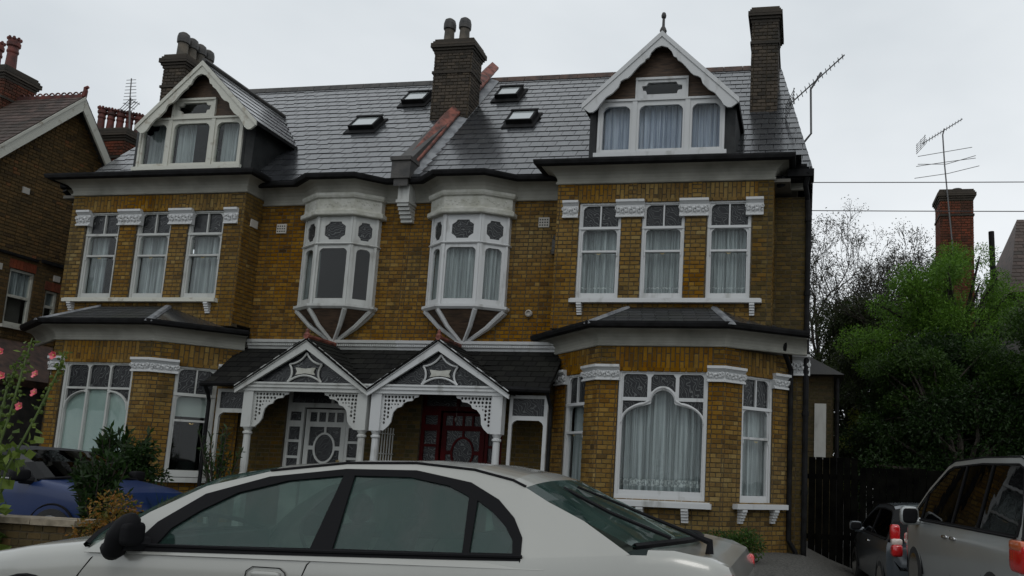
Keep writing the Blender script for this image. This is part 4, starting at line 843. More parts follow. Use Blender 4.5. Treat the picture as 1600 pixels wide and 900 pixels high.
q.build('downpipe', M['black'], right_house)
q = MB(); q.tube([(7.62, -.62, 3.72), (7.6, -.55, 3.5), (7.72, -.16, 3.2), (7.73, -.15, .2), (7.85, -.12, 0), (7.85, -.12, -.2)], .045, 8); q.build('downpipe', M['black'], right_house)
q = MB(); q.tube([(7.45, -.45, 6.72), (7.5, -.35, 6.6)], .09, 8); q.tube([(7.3, -.4, 6.75), (7.9, -.3, 6.75)], .035, 8); q.build('gutter_outlet', M['black'], right_house)
capital(right_house, [(7.74, -.02), (8.06, -.02)], 3.12, 3.5, .09)
q = MB(); q.tube([(-7.78, -.42, 6.82), (-7.75, -.1, 6.6), (-7.75, -.06, 6.3), (-7.72, -.06, -.2)], .045, 8); q.build('downpipe', M['black'], left_house)
q = MB(); q.tube([(-3.56, -.12, 3.3), (-3.56, -.3, -.2)], .04, 8)
# rear wing of the right house
q = MB(); q.box(7.97, 8.62, 4.0, 8.5, -.5, 3.7); wg = q.build('wing_wall', M['mortar'], right_house); B = Bricks(); B.wall((7.97, 4.0), (8.62, 4.0), -.4, 3.64, [(.25, .5, 1.8, 3.0)], grime=.8); B.wall((8.62, 4.0), (8.62, 8.5), -.4, 3.64, grime=.5); B.put(wg, M['old_brick'], 40)
q = MB(); q.box(8.2, 8.46, 3.96, 4.0, 1.75, 3.02); q.build('wing_window', M['white'], right_house)
q = MB(); q.hexa([(7.95, 3.7, 3.66), (8.85, 3.7, 3.66), (8.85, 8.6, 3.66), (7.95, 8.6, 3.66)], [(7.95, 3.7, 4.1), (8.1, 3.9, 4.08), (8.1, 8.6, 4.08), (7.95, 8.6, 4.1)]); q.build('wing_roof', M['bay_slate'], right_house)
q = MB(); q.tube([(8.7, 3.9, 3.6), (8.7, 3.9, -.4)], .05, 8); q.build('downpipe', M['black'], right_house)
for h in (right_house, left_house): settle(h)
# ------------------------------------------------------------------ television aerials, wires
def aerial(label, base, pts, boom0, boom1, nel, el, reflector=True, extra=None, group='television aerials'):
    root = thing('television_aerial', label, 'aerial', base, group); m = MB(); m.tube(pts, .022, 8); m.build('mast', M['steel'], root)
    m = MB(); a, b = Vector(boom0), Vector(boom1); m.tube([a, b], .014, 6); m.build('boom', M['steel'], root); d = (b - a).normalized(); sd_ = d.cross(Vector((0, 0, 1))).normalized()
    if abs(d.z) > .8: sd_ = Vector((1, 0, 0))
    for i in range(nel):
        p = a.lerp(b, (i + .5) / nel); l = el * (1 - .35 * i / nel); m = MB(); m.tube([p - sd_ * l / 2, p + sd_ * l / 2], .008, 5); m.build('element', M['steel'], root)
    if reflector:
        m = MB(); u = Vector((0, 0, 1)) if abs(d.z) < .8 else Vector((0, 1, 0))
        sd_ = (sd_ + d * .9).normalized()
        for i in range(5): q_ = a - d * .05 + u * (.05 + .07 * i - .19); m.tube([q_ - sd_ * .24, q_ + sd_ * .24], .008, 5)
        for s_ in (-.2, 0, .2): m.tube([a - d * .05 + sd_ * s_ - u * .16, a - d * .05 + sd_ * s_ + u * .18], .008, 5)
        m.build('reflector', M['steel'], root)
    if extra:
        for e in extra: m = MB(); m.tube(e, .01, 5); m.build('dipole', M['steel'], root)
    settle(root); return root
aerial('rusty aerial on a cranked pole fixed to the right roof verge', (7.95, 1, 8.0), [(7.85, 1.05, 8.0), (8.02, 1.0, 8.2), (8.0, 1.0, 9.15), (8.12, 1.0, 9.35), (8.2, 1, 9.5)], (7.62, 1, 8.88), (8.66, .85, 9.78), 13, .3)
# ------------------------------------------------------------------ neighbour on the left: its gabled flank faces the gap
SX = 1.0
nb = thing('neighbour_house', 'old brick house at the far left with a white gable edge and red crested ridge', 'house', (-12, 0, 0))
nf = -9.6; q = MB(); q.box(-20, nf - .17, -3.2, 5.4, -.2, 3.9); q.box(nf - .17, nf - .01, -3.2, 5.4, -.2, 3.9)
backing(q, (nf, -3.2), (nf, 2.3), 3.9, 5.6, [(3.42, 4.0, 4.02, 5.3), (4.32, 4.62, 4.2, 5.0)])
q.add([(nf - .01, -2.9, 5.6), (nf - .01, 2.3, 5.6), (nf - .01, 2.3, 8.2), (nf - .01, 1.13, 9.65), (nf - .01, -2.5, 5.62)], [(0, 1, 2, 3, 4)])
q.box(-20, nf - .17, -3.2, -3.04, 3.9, 4.6); q.box(-20, nf - .02, 2.14, 2.3, 3.9, 8.0)
nw = q.build('wall', M['mortar'], nb, recalc=False)
gz = lambda y: 9.8 - 1.11 * (1.13 - y) if y < 1.13 else 9.8 - 1.3 * (y - 1.13)
B = Bricks(); clip = lambda z: ((max(-3.2, 1.13 - (9.72 - z) / 1.11) + 3.2, min(2.3, 1.13 + (9.72 - z) / 1.3) + 3.2))
B.wall((nf, -3.2), (nf, 2.3), -.2, 9.6, [(3.42, 4.0, 4.02, 5.3), (4.32, 4.62, 4.2, 5.0), (3.38, 4.04, 5.3, 5.5), (4.28, 4.66, 5.0, 5.2)], grime=.18, zclip=clip)
B.wall((-12, -3.2), (nf, -3.2), 2.0, 4.4)
B.put(nw, M['old_brick'], 200)
fn = Fr((nf, -3.2, 0), (0, 1, 0), (1, 0, 0))
for s0, s1, z0_, z1_ in ((3.42, 4.0, 4.02, 5.3), (4.32, 4.62, 4.2, 5.0)):
    w_ = MB(); mz = (z0_ + z1_) / 2 + .03; hs = [rect(s0 + .05, s1 - .05, z0_ + .08, mz - .03), rect(s0 + .05, s1 - .05, mz + .03, z1_ - .05)]; w_.plate([rect(s0, s1, z0_, z1_)] + hs, fn, -.1, -.03); w_.fbox(fn, s0 - .06, s1 + .06, 0, .09, z0_ - .07, z0_)
    wo_ = w_.build('flank_window', M['oldwhite'], nb)
    for h in hs: pane(fn, grow(h), -.06, wo_)
    curtain(fn, s0, s1, mz, z1_ - .04, -.12, wo_, M['curtain'])
    bq = MB(); bq.fbox(fn, s0 - .02, s1 + .02, -.3, -.28, z0_, z1_); bq.build('room_shell', M['room'], wo_)
    ar = MB(); nn_ = int((s1 - s0 + .12) / .08)
    for k in range(nn_): ar.cur = (random.uniform(.6, 1), 0); ar.fbox(fn, s0 - .05 + k * .08 + .005, s0 - .05 + (k + 1) * .08 - .003, 0, .014, z1_ + .01, z1_ + .21)
    ar.build('brick_arch', M['red_brick'], nb)
for s, z in ((3.05, 5.2), (4.45, 5.25), (3.4, 7.05)): ab = MB(); ab.fbox(fn, s, s + .16, 0, .03, z, z + .14); ab.build('air_brick', M['vent'], nb)
ab = MB(); ab.fbox(fn, 2.0, 4.0, 0, .06, 5.58, 5.64); ab.fbox(fn, 4.1, 5.5, 0, .08, 5.6, 5.68); ab.build('ledge', M['black'], nb)
q = MB(); slope = [(-20, -5.5, gz(-5.5)), (nf + .28, -5.5, gz(-5.5)), (nf + .28, 1.13, gz(1.13)), (-20, 1.13, gz(1.13))]; slope2 = [(nf + .28, 2.5, gz(2.5)), (-20, 2.5, gz(2.5)), (-20, 1.13, gz(1.13)), (nf + .28, 1.13, gz(1.13))]
for sl2 in (slope, slope2): t = Vector((0, 0, -.07)); q.hexa([Vector(p) + t for p in sl2], sl2)
nr = q.build('roof', M['dark_pot'], nb); rec = []; slates(rec, *[Vector(p) + Vector((0, 0, .01)) for p in slope], .18, .2, skip=lambda c_: c_.x < -14.5 or c_.y < -1.5); slates(rec, *[Vector(p) + Vector((0, 0, .01)) for p in slope2], .18, .2, skip=lambda c_: c_.x < -13); put_slates(rec, nr, M['tile_slate'] if 'tile_slate' in M else M['brown_slate'], 200)
bb = MB(); fnb = Fr((nf + .26, 0, 0), (0, 1, 0), (1, 0, 0))
bb.plate([[(1.13, gz(1.13) - .05), (-5.5, gz(-5.5) - .05), (-5.5, gz(-5.5) - .33), (1.13, gz(1.13) - .36)]], fnb, -.02, .03); bb.plate([[(-5.5, gz(-5.5) + .0), (1.13, gz(1.13) + .0), (1.13, gz(1.13) - .08), (-5.5, gz(-5.5) - .08)]], fnb, .033, .05); bb.build('bargeboard', M['oldwhite'], nb)
bb = MB(); bb.plate([[(1.14, gz(1.13) - .05), (1.14, gz(1.13) - .36), (2.5, gz(2.5) - .33), (2.5, gz(2.5) - .05)]], fnb, -.02, .03); bb.build('bargeboard', M['oldwhite'], nb)
for k in range(26):
    x = nf + .26 - k * .17; t = MB(); t.box(x - .165, x, 1.07, 1.19, 9.76, 9.84); t.tube([(x - .16 + .075 * (1 - math.cos(a)), 1.13, 9.84 + .085 * math.sin(a)) for a in [math.pi * j / 6 for j in range(7)]], .018, 5); t.build('crest_tile', M['redpot'], nr)
t = MB(); t.tube([(nf + .24, 1.13, 9.8), (nf + .27, 1.13, 9.95), (nf + .26, 1.13, 10.02), (nf + .33, 1.13, 10.05)], [.06, .05, .045, .035], 8); t.build('finial', M['redpot'], nr)
stepped_chimney(nb, -12.6, -11.2, .7, 1.5, 7.6, 10.5, [(-11.45, 1.0, 10.48), (-12.05, 1.1, 10.48)], M['redpot'], .13, .85, bm='red_brick', crown=True)
stepped_chimney(nb, -11.05, -9.85, 2.9, 3.5, 3.0, 9.85, [(-10.82 + .17 * k, 3.05 + .12 * k, 9.83) for k in range(5)], M['redpot'], .1, .66, bm='red_brick', crown=True)
q = MB(); q.box(-14, -9.95, 2.36, 5.4, 3, 6.9); q.build('rear_wing', M['dark_pot'], nb)
q = MB(); q.hexa([(-9.6, -1.6, 2.9), (-8.5, -1.6, 2.6), (-8.5, 2.0, 2.6), (-9.6, 2.0, 2.9)], [(-9.6, -1.6, 3.7), (-8.45, -1.6, 2.75), (-8.45, 2.0, 2.75), (-9.6, 2.0, 3.7)]); q.build('side_roof', M['red_tile'] if 'red_tile' in M else M['tile_dark'], nb)
q = MB(); q.box(-9.58, -8.6, -1.4, 1.8, -.2, 2.62); q.build('side_wall', M['dark_pot'], nb)
settle(nb)
aerial('small comb aerial on a thin mast beside the red chimney pots', (-10.1, 3.2, 9.8), [(-10.05, 3.2, 9.8), (-10.15, 3.2, 10.6), (-10.17, 3.2, 10.85)], (-10.17, 3.2, 10.65), (-10.12, 3.1, 11.35), 8, .42)
# ------------------------------------------------------------------ far house on the right with a tall chimney
fh = thing('far_house', 'distant red brick house behind the trees with a tall chimney stack', 'house', (16, 12, 0))
q = MB(); q.box(14.3, 22, 10.5, 17, -.4, 7.3); q.build('wall', M['dark_brick'], fh); q = MB(); q.add([(14.0, 10.2, 7.1), (22, 10.2, 7.1), (22, 14, 10.6), (15.2, 14, 10.6), (14.0, 17, 7.1), (22, 17, 7.1)], [(0, 1, 2, 3), (0, 3, 4), (3, 2, 5, 4)]); fr_ = q.build('roof', M['tile_dark'], fh, recalc=False)
rec = []; slates(rec, (14.0, 10.2, 7.12), (22, 10.2, 7.12), (22, 14, 10.62), (15.2, 14, 10.62), .25, .3); put_slates(rec, fr_, M['brown_slate'], 40)
q = MB(); q.box(12.2, 14.4, 10.4, 14, -.4, 6.7); q.build('low_wing', M['dark_pot'], fh)
c = stepped_chimney(fh, 11.98, 12.95, 10, 10.9, -.4, 10.3, [(12.55, 10.4, 10.25)], M['tile'], .17, .2, bm='red_brick', capm='dark_brick', crown=False, label='tall soot-topped red chimney')
q = MB(); q.tube([(13.6, 10.2, 5), (13.5, 10.2, 9.0)], .085, 10); q.lathe((13.55, 10.2, 7.6), [(.11, 0), (.11, .12)], 10); q.build('soil_pipe', M['black'], fh)
settle(fh)
aerial('tall aerial with three crossbars strapped to the distant red chimney', (12.3, 9.8, 8), [(12.35, 9.85, 7.9), (12.1, 9.85, 11.0), (12.05, 9.85, 12.0), (12.1, 9.85, 12.2)], (11.45, 9.9, 11.75), (12.62, 9.75, 12.45), 14, .34, extra=[[(11.3, 9.8, 11.3), (12.9, 9.8, 11.55)], [(11.25, 9.8, 10.98), (12.15, 9.85, 11.12), (13.0, 9.8, 11.2)], [(11.3, 9.8, 11.05), (12.15, 9.85, 11.05), (13.0, 9.8, 11.28)], [(11.2, 9.8, 10.6), (12.2, 9.85, 10.75), (13.1, 9.8, 10.95)]])
for k, (z, lab) in enumerate(((9.05, 'upper of the two overhead cables running right from the eaves'), (8.28, 'lower of the two overhead cables running right from the wall'))):
    q = MB(); q.tube([(7.9 + t * 22, 5.9 + .1 * t, z - .12 * math.sin(math.pi * min(1, t * 1.0)) - .1 * t) for t in [i / 16 for i in range(17)]], .012, 5); tag(q.build('overhead_cable', M['cable']), lab, 'cable', 'overhead cables')
# ------------------------------------------------------------------ plants
def leaves(mb, c, r, n, size, droop=0., shell=.55, aspect=.45, up=.0):
    """n leaves scattered in an ellipsoid, denser towards its surface; each is a bent pair of faces"""
    for _ in range(n):
        v = Vector(rng.normal(size=3)); v.normalize(); k = shell + (1.18 - shell) * random.random() ** .8
        p = Vector((c[0] + v.x * r[0] * k, c[1] + v.y * r[1] * k, c[2] + v.z * r[2] * k))
        a = (v * .8 + Vector(rng.normal(size=3)) * .6 + Vector((0, 0, up - droop))).normalized(); b = a.cross(Vector(rng.normal(size=3))).normalized(); nn_ = a.cross(b)
        L = size * random.uniform(.6, 1.3); w = L * aspect * .5; mb.cur = (random.random(), 0)
        i = len(mb.v); mb.v += [tuple(p), tuple(p + a * L * .5 + b * w + nn_ * w * .3), tuple(p + a * L), tuple(p + a * L * .5 - b * w + nn_ * w * .3)]
        mb.f.append((i, i + 1, i + 2, i + 3)); mb.t.append(mb.cur[0]); mb.g.append(0); mb.m.append(0)
def branches(mb, p, d, L, r, depth, tips, spread=.6, up=.15, nseg=3, kids=(2, 3), shrink=.72):
    r = max(r, .009); pts = [p]; q = p.copy(); dd = d.copy(); rad = [r]
    for i in range(nseg): dd = (dd + Vector(rng.normal(size=3)) * .16 + Vector((0, 0, up * .3))).normalized(); q = q + dd * (L / nseg); pts.append(q); rad.append(r * (1 - .4 * (i + 1) / nseg))
    mb.tube(pts, rad, 6 if r > .03 else 3, cap=r > .03)
    if depth == 0: tips.append((q, dd)); return
    for k in range(random.randint(*kids)):
        nd_ = (dd + Vector(rng.normal(size=3)) * spread + Vector((0, 0, up))).normalized(); branches(mb, q, nd_, L * shrink * random.uniform(.8, 1.15), r * .6, depth - 1, tips, spread, up, nseg, kids, shrink)
    if depth > 1: m_ = pts[len(pts) // 2]; nd_ = (dd + Vector(rng.normal(size=3)) * spread * 1.3).normalized(); branches(mb, m_, nd_, L * shrink * .8, r * .45, depth - 2, tips, spread, up, nseg, kids, shrink)
def bare_tree(label, x, y, h, leafm, nleaf, size, seed, cat='tree', depth=6, spread=.55, r=.2, start=.28, group=None, z=-.3, name='tree', trunk=None):
    global rng; random.seed(seed); rng = np.random.default_rng(seed); root = thing(name, label, cat, (x, y, z), group); mb = MB(); tips = []
    base = Vector((x, y, z)); top = base + Vector((0, 0, h * start)); mb.tube([base, base.lerp(top, .5) + Vector((.05, 0, 0)), top], [r * 1.3, r * 1.05, r], 10)
    for k in range(4):
        a = k * 1.6 + random.random(); branches(mb, top, Vector((math.cos(a) * .6, math.sin(a) * .6, 1)).normalized(), h * .22, r * .6, depth, tips, spread, .18)
    mb.build('trunk', M['bark'], root); cr_ = MB()
    for p, d in tips:
        for _ in range(nleaf):
            leaves(cr_, p + Vector(rng.normal(size=3)) * size * 1.5, (size, size, size), 1, size)
    cr_.build('crown', M[leafm], root, recalc=False, kind='stuff'); settle(root); return root
def clump_tree(label, x, y, clumps, leafm, n, size, seed, cat='tree', trunk_h=3., r=.15, group=None, z=-.3, name='tree', core=True, droop=.2, aspect=.45, limbs=True):
    global rng; random.seed(seed); rng = np.random.default_rng(seed); root = thing(name, label, cat, (x, y, z), group); mb = MB()
    if limbs:
        top = Vector((x, y, z + trunk_h)); mb.tube([(x, y, z), (x + .06, y, z + trunk_h * .5), top], [r * 1.3, r, r * .8], 8)
        for c, rr in clumps: e = Vector(c); s_ = top if e.z > top.z else Vector((x, y, min(top.z, max(z + .2, e.z - rr[2])))); mb.tube([s_, s_.lerp(e, .5) + Vector((random.uniform(-.2, .2), 0, .15)), e], [r * .5, r * .35, r * .15], 6)
        mb.build('trunk' if cat == 'tree' else 'stem', M['bark'], root)
    cr_ = MB(); tot = sum(rr[0] * rr[1] + rr[2] * rr[0] for c, rr in clumps)
    for c, rr in clumps: leaves(cr_, c, rr, int(n * (rr[0] * rr[1] + rr[2] * rr[0]) / tot), size, droop, .35, aspect)
    cr_.build('crown' if cat == 'tree' else 'foliage', M[leafm], root, recalc=False, kind='stuff')
    settle(root); return root
def blobs(cx, cy, cz, rx, ry, rz, n, s, seed):
    random.seed(seed); out = []
    for i in range(n):
        a = random.random() * 6.28; t = random.random() ** .5; h = random.uniform(-1, 1); k = math.sqrt(max(0, 1 - h * h)); q = s * random.uniform(.6, 1.3)
        out.append(((cx + rx * t * k * math.cos(a), cy + ry * t * k * math.sin(a), cz + rz * h), (q, q, q * .75)))
    return out
G2 = 'trees and tall shrubs beyond the right garden'  # low dark masses: shade beneath the crowns is put into their leaf colour
bare_tree('nearly bare grey-twigged tree rising beside the downpipe', 9.3, 15, 11.2, 'leaf_grey', 6, .075, 21, depth=7, r=.22, group=G2, spread=.5)
bare_tree('half-bare tree with thin twigs between two green crowns', 12.6, 17, 10.0, 'leaf_grey', 6, .08, 5, depth=7, r=.2, group=G2, spread=.6)
clump_tree('bright green feathery tree, tallest crown of the right garden', 12.0, 8.2, blobs(12.0, 8.2, 6.3, 1.7, 1.2, 1.5, 34, .42, 3) + blobs(11.0, 7.6, 4.9, 2.0, .9, 1.2, 24, .48, 4) + blobs(10.6, 8, 6.6, .9, .8, .7, 9, .35, 6), 'leaf_green', 42000, .09, 3, trunk_h=5, group=G2, aspect=.3)
clump_tree('dark evergreen mass in front of the green tree', 11.2, 6.4, blobs(11.5, 6.4, 2.4, 2.3, 1.0, 2.3, 84, .62, 7), 'leaf_dark', 76000, .1, 8, trunk_h=3, group=G2)
clump_tree('dark evergreen at the right edge behind the people carrier', 13.8, 5.6, blobs(14.2, 5.8, 2.1, 2.3, 1.1, 2.4, 60, .7, 9), 'leaf_dark', 46000, .1, 9, trunk_h=3, group=G2)
clump_tree('mid green bushy tree leaning over the dark evergreen', 11.0, 5.2, blobs(11.6, 5.4, 4.0, 2.0, .4, .9, 26, .34, 61) + blobs(10.2, 5.6, 3.1, .7, .4, 1.3, 16, .32, 62) + blobs(12.6, 5.0, 2.9, 1.2, .3, .9, 16, .3, 63), 'leaf_mid', 30000, .08, 61, trunk_h=3, group=G2, r=.08)
clump_tree('mid green leafy shrub at the right edge', 13.6, 4.2, blobs(13.9, 4.2, 4.4, 1.4, .6, 1.4, 30, .4, 10) + blobs(13.8, 4, 2.4, .7, .5, .9, 8, .3, 10), 'leaf_mid', 26000, .085, 10, trunk_h=3, group=G2)
clump_tree('olive-leaved tree close behind the house wing', 9.4, 12, blobs(9.7, 12, 4.4, 2.0, 1.0, 2.6, 70, .6, 12) + blobs(9.9, 9.5, 4.6, 1.1, .5, 1.1, 26, .45, 14), 'leaf_olive', 70000, .1, 12, trunk_h=4, group=G2)
clump_tree('yellow-green shrub seen in the gap past the house wing', 9.6, 10, blobs(9.75, 10, 2.3, .5, .5, 1.4, 12, .35, 13), 'leaf_yellow', 3200, .11, 13, trunk_h=2, group=G2)
clump_tree('dark green undergrowth filling behind the fence', 11.5, 4.6, blobs(12.0, 4.8, 1.6, 2.6, .5, 1.6, 50, .55, 17), 'leaf_dark', 40000, .1, 17, trunk_h=1.5, group=G2, cat='shrub', name='shrub')
clump_tree('broad dark laurel closing the view under the trees', 11.8, 9.5, blobs(12.6, 9.8, 2.0, 3.3, .5, 2.0, 50, .7, 27) + blobs(10.9, 9.3, 2.0, .8, .4, 1.9, 30, .5, 28), 'leaf_dark', 52000, .13, 27, trunk_h=2, group=G2, cat='shrub', name='shrub')
random.seed(11); rng = np.random.default_rng(11)
gt_ = thing('side_gate', 'black boarded side gate between the house and the trees', 'gate', (8.5, 2.1, -.4)); 
for k in range(7): q = MB(); q.box(8.08 + k * .14, 8.08 + k * .14 + .13, 2.1, 2.13, -.45, 1.74 + .004 * (k % 2)); q.build('board', M['fence'], gt_)
q = MB(); q.box(8.05, 9.1, 2.14, 2.18, .1, .2); q.box(8.05, 9.1, 2.14, 2.18, 1.3, 1.4); q.build('rail', M['fence'], gt_); settle(gt_)
fe = thing('garden_fence', 'dark close-boarded fence behind the parked hatchback', 'fence', (12, 2.1, -.4))
for k in range(64): q = MB(); q.box(9.1 + k * .13, 9.1 + k * .13 + .122, 2.16 + .012 * (k % 2), 2.18 + .012 * (k % 2), -.5, 1.56 + random.uniform(-.02, .02)); q.build('board', M['fence'], fe)
settle(fe)
# front garden
clump_tree('low orange and green bush behind the wing mirror of the silver saloon', .8, -7.0, blobs(.85, -7.0, .42, .42, .2, .28, 16, .15, 31), 'leaf_orange', 3200, .05, 31, cat='bush', trunk_h=.3, r=.03, z=-.2, name='bush')
clump_tree('small light green plant below the hollyhock at the left edge', -.75, -7.2, blobs(-.72, -7.2, .25, .18, .12, .22, 7, .1, 33), 'leaf_yellow', 500, .06, 33, cat='bush', trunk_h=.2, r=.02, z=-.2, name='bush')
clump_tree('round green bush at the foot of the right bay', 7.15, -2.2, blobs(6.95, -2.3, .12, .42, .3, .3, 22, .18, 35), 'leaf_mid', 6000, .05, 35, cat='bush', trunk_h=.3, r=.03, z=-.3, name='bush')
def pointed(label, x, y, z, h, w, n, m, seed, size, name='shrub'):
    global rng; random.seed(seed); rng = np.random.default_rng(seed); root = thing(name, label, 'shrub', (x, y, z)); st = MB(); lf = MB()
    for k in range(n):
        a = random.random() * 6.28; d = Vector((math.cos(a) * w * random.random(), math.sin(a) * w * .5 * random.random(), h * random.uniform(.6, 1))); p0 = Vector((x, y, z)); p1 = p0 + d; mid_ = p0 + d * .5 + Vector((0, 0, h * .12)); st.tube([p0, mid_, p1], [.018, .012, .005], 5)
        for j in range(34):
            t = .3 + .7 * j / 34; p = p0.lerp(p1, t) + Vector((0, 0, h * .12 * 4 * t * (1 - t))); aa = (d.normalized() * .8 + Vector(rng.normal(size=3)) * .6).normalized(); b = aa.cross(Vector(rng.normal(size=3))).normalized(); L = size * random.uniform(.7, 1.2); lf.cur = (random.random(), 0)
            lf.face([p, p + aa * L * .5 + b * L * .14, p + aa * L, p + aa * L * .5 - b * L * .14])
    st.build('stem', M['bark'], root); lf.build('foliage', M[m], root, recalc=False, kind='stuff'); settle(root)
pointed('dark pointed-leaved shrub in front of the left bay window', -3.2, -3.0, -.0, 1.65, .75, 46, 'leaf_dark', 41, .17)
pointed('dark twiggy shrub before the left porch screen', -.45, -4.0, 0, 1.75, .5, 16, 'leaf_dark', 43, .1)
clump_tree('dark rounded shrub under the left bay corner', -2.6, -3.3, blobs(-2.5, -3.3, .8, .4, .3, .5, 12, .2, 44), 'leaf_dark', 3000, .08, 44, cat='bush', trunk_h=.5, r=.03, z=-.1, name='bush')
pointed('dense dark-leaved shrub hiding the windscreen of the blue car', -.42, -6.05, -.1, 1.3, .42, 56, 'leaf_dark', 47, .12)
sp = thing('spiky_plant', 'clump of long sword-shaped green leaves beside the blue car', 'plant', (-.7, -4.6, -.1)); random.seed(5)
for k in range(70):
    a = random.random() * 6.28; el = random.uniform(.35, 1.3); L = random.uniform(.6, .95); d = Vector((math.cos(a) * math.cos(el), math.sin(a) * math.cos(el) * .7, math.sin(el))); sd_ = d.cross(Vector((0, 0, 1))).normalized() * .018; p = Vector((-.7 + random.uniform(-.12, .12), -4.6, .05)); m_ = MB(); m_.cur = (random.random(), 0)
    p1 = p + d * L * .55; p2 = p + d * L + Vector((0, 0, -.1 * L)); m_.face([p - sd_, p + sd_, p1 + sd_ * .9, p1 - sd_ * .9]); m_.face([p1 - sd_ * .9, p1 + sd_ * .9, p2]); m_.build('leaf', M['leaf_mid'], sp, recalc=False)
settle(sp)
# hollyhock
def hollyhock(label, x, y, z, stems, seed):
    random.seed(seed); global rng; rng = np.random.default_rng(seed); root = thing('hollyhock', label, 'plant', (x, y, z))
    st = MB(); lf = MB(); bud = MB()
    for pts, flw in stems:
        P_ = [Vector(p) for p in pts]; st.tube(P_, [.018] + [.012] * (len(P_) - 2) + [.005], 6)
        Ltot = len(P_) - 1
        for j in range(46):
            t = .02 + .98 * j / 46 * Ltot; i = min(int(t), Ltot - 1); p = P_[i].lerp(P_[i + 1], t - i); fr_ = t / Ltot; a = j * 2.4; o_ = Vector((math.cos(a), math.sin(a) * .6, .35))
            if fr_ < .45: leaves(lf, p + o_ * .09, (.09, .06, .06), 3, .17 * (1 - fr_), .3, .3, .9)
            elif random.random() < .9: bud.cur = (random.random(), 0); q_ = p + o_ * .04; bud.blob(q_, (.022 * (1.5 - fr_), .02, .026 * (1.5 - fr_)), None, 6, 4); leaves(lf, q_, (.03, .03, .03), 2, .06, 0, .4, .5)
        for fx in flw:
            m_ = MB(); c = Vector(fx); n_ = Vector((random.uniform(-.3, .3), -1, random.uniform(-.1, .3))).normalized(); u = n_.cross(Vector((0, 0, 1))).normalized(); v = u.cross(n_); ro = .044
            vs = [c - n_ * .02]; k = 20
            for i in range(k): a = 6.283 * i / k; rr = ro * (1 + .12 * math.cos(5 * a)); vs.append(c + (u * math.cos(a) + v * math.sin(a)) * rr + n_ * (.02 + .008 * math.sin(5 * a)))
            m_.add(vs, [(0, 1 + i, 1 + (i + 1) % k) for i in range(k)]); m_.mi = 1; m_.blob(c - n_ * .0 + n_ * .006, (.01, .014, .01), None, 6, 4); m_.build('flower', [M['petal'], M['petal2']], root, smooth=True, recalc=False)
    st.build('stem', M['stem'], root); lf.build('foliage', M['holly'], root, recalc=False, kind='stuff'); bud.build('bud', M['holly'], root, kind='stuff'); settle(root)
hollyhock('tall hollyhock with pink flowers at the left edge', -.7, -7.2, -.2, [
    ([(-.75, -7.2, -.2), (-.66, -7.2, .9), (-.5, -7.2, 1.6), (-.42, -7.2, 2.1), (-.36, -7.2, 2.45)], [(-.62, -7.25, 2.02), (-.68, -7.25, 2.28)]),
    ([(-.72, -7.15, -.2), (-.5, -7.15, 1.0), (-.22, -7.15, 1.6), (-.02, -7.15, 2.1), (.02, -7.15, 2.32)], [(-.03, -7.22, 2.26), (-.22, -7.22, 2.05), (-.2, -7.22, 1.85), (-.36, -7.22, 1.7)]),
    ([(-.8, -7.1, -.2), (-.78, -7.1, 1.2), (-.7, -7.1, 1.9), (-.62, -7.1, 2.2)], [])], 51)
# front garden wall
gw = thing('garden_wall', 'low garden wall with a stone coping behind the silver saloon bonnet', 'wall', (-.1, -7, -.2)); q = MB(); q.box(-2.4, .3, -6.98, -6.78, -.2, .44); w_ = q.build('wall', M['mortar'], gw); B = Bricks(); B.wall((-2.4, -6.98), (.3, -6.98), -.2, .44, grime=.5); B.wall((.3, -6.98), (.3, -6.78), -.2, .44, grime=.5); B.put(w_, M['old_brick'], 80)
for k in range(5): q = MB(); q.box(-2.45 + k * .56, -2.45 + k * .56 + .55, -7.05, -6.72, .443 + .004 * (k % 2), .51); q.build('coping_stone', M['wallcap'], gw)
settle(gw)
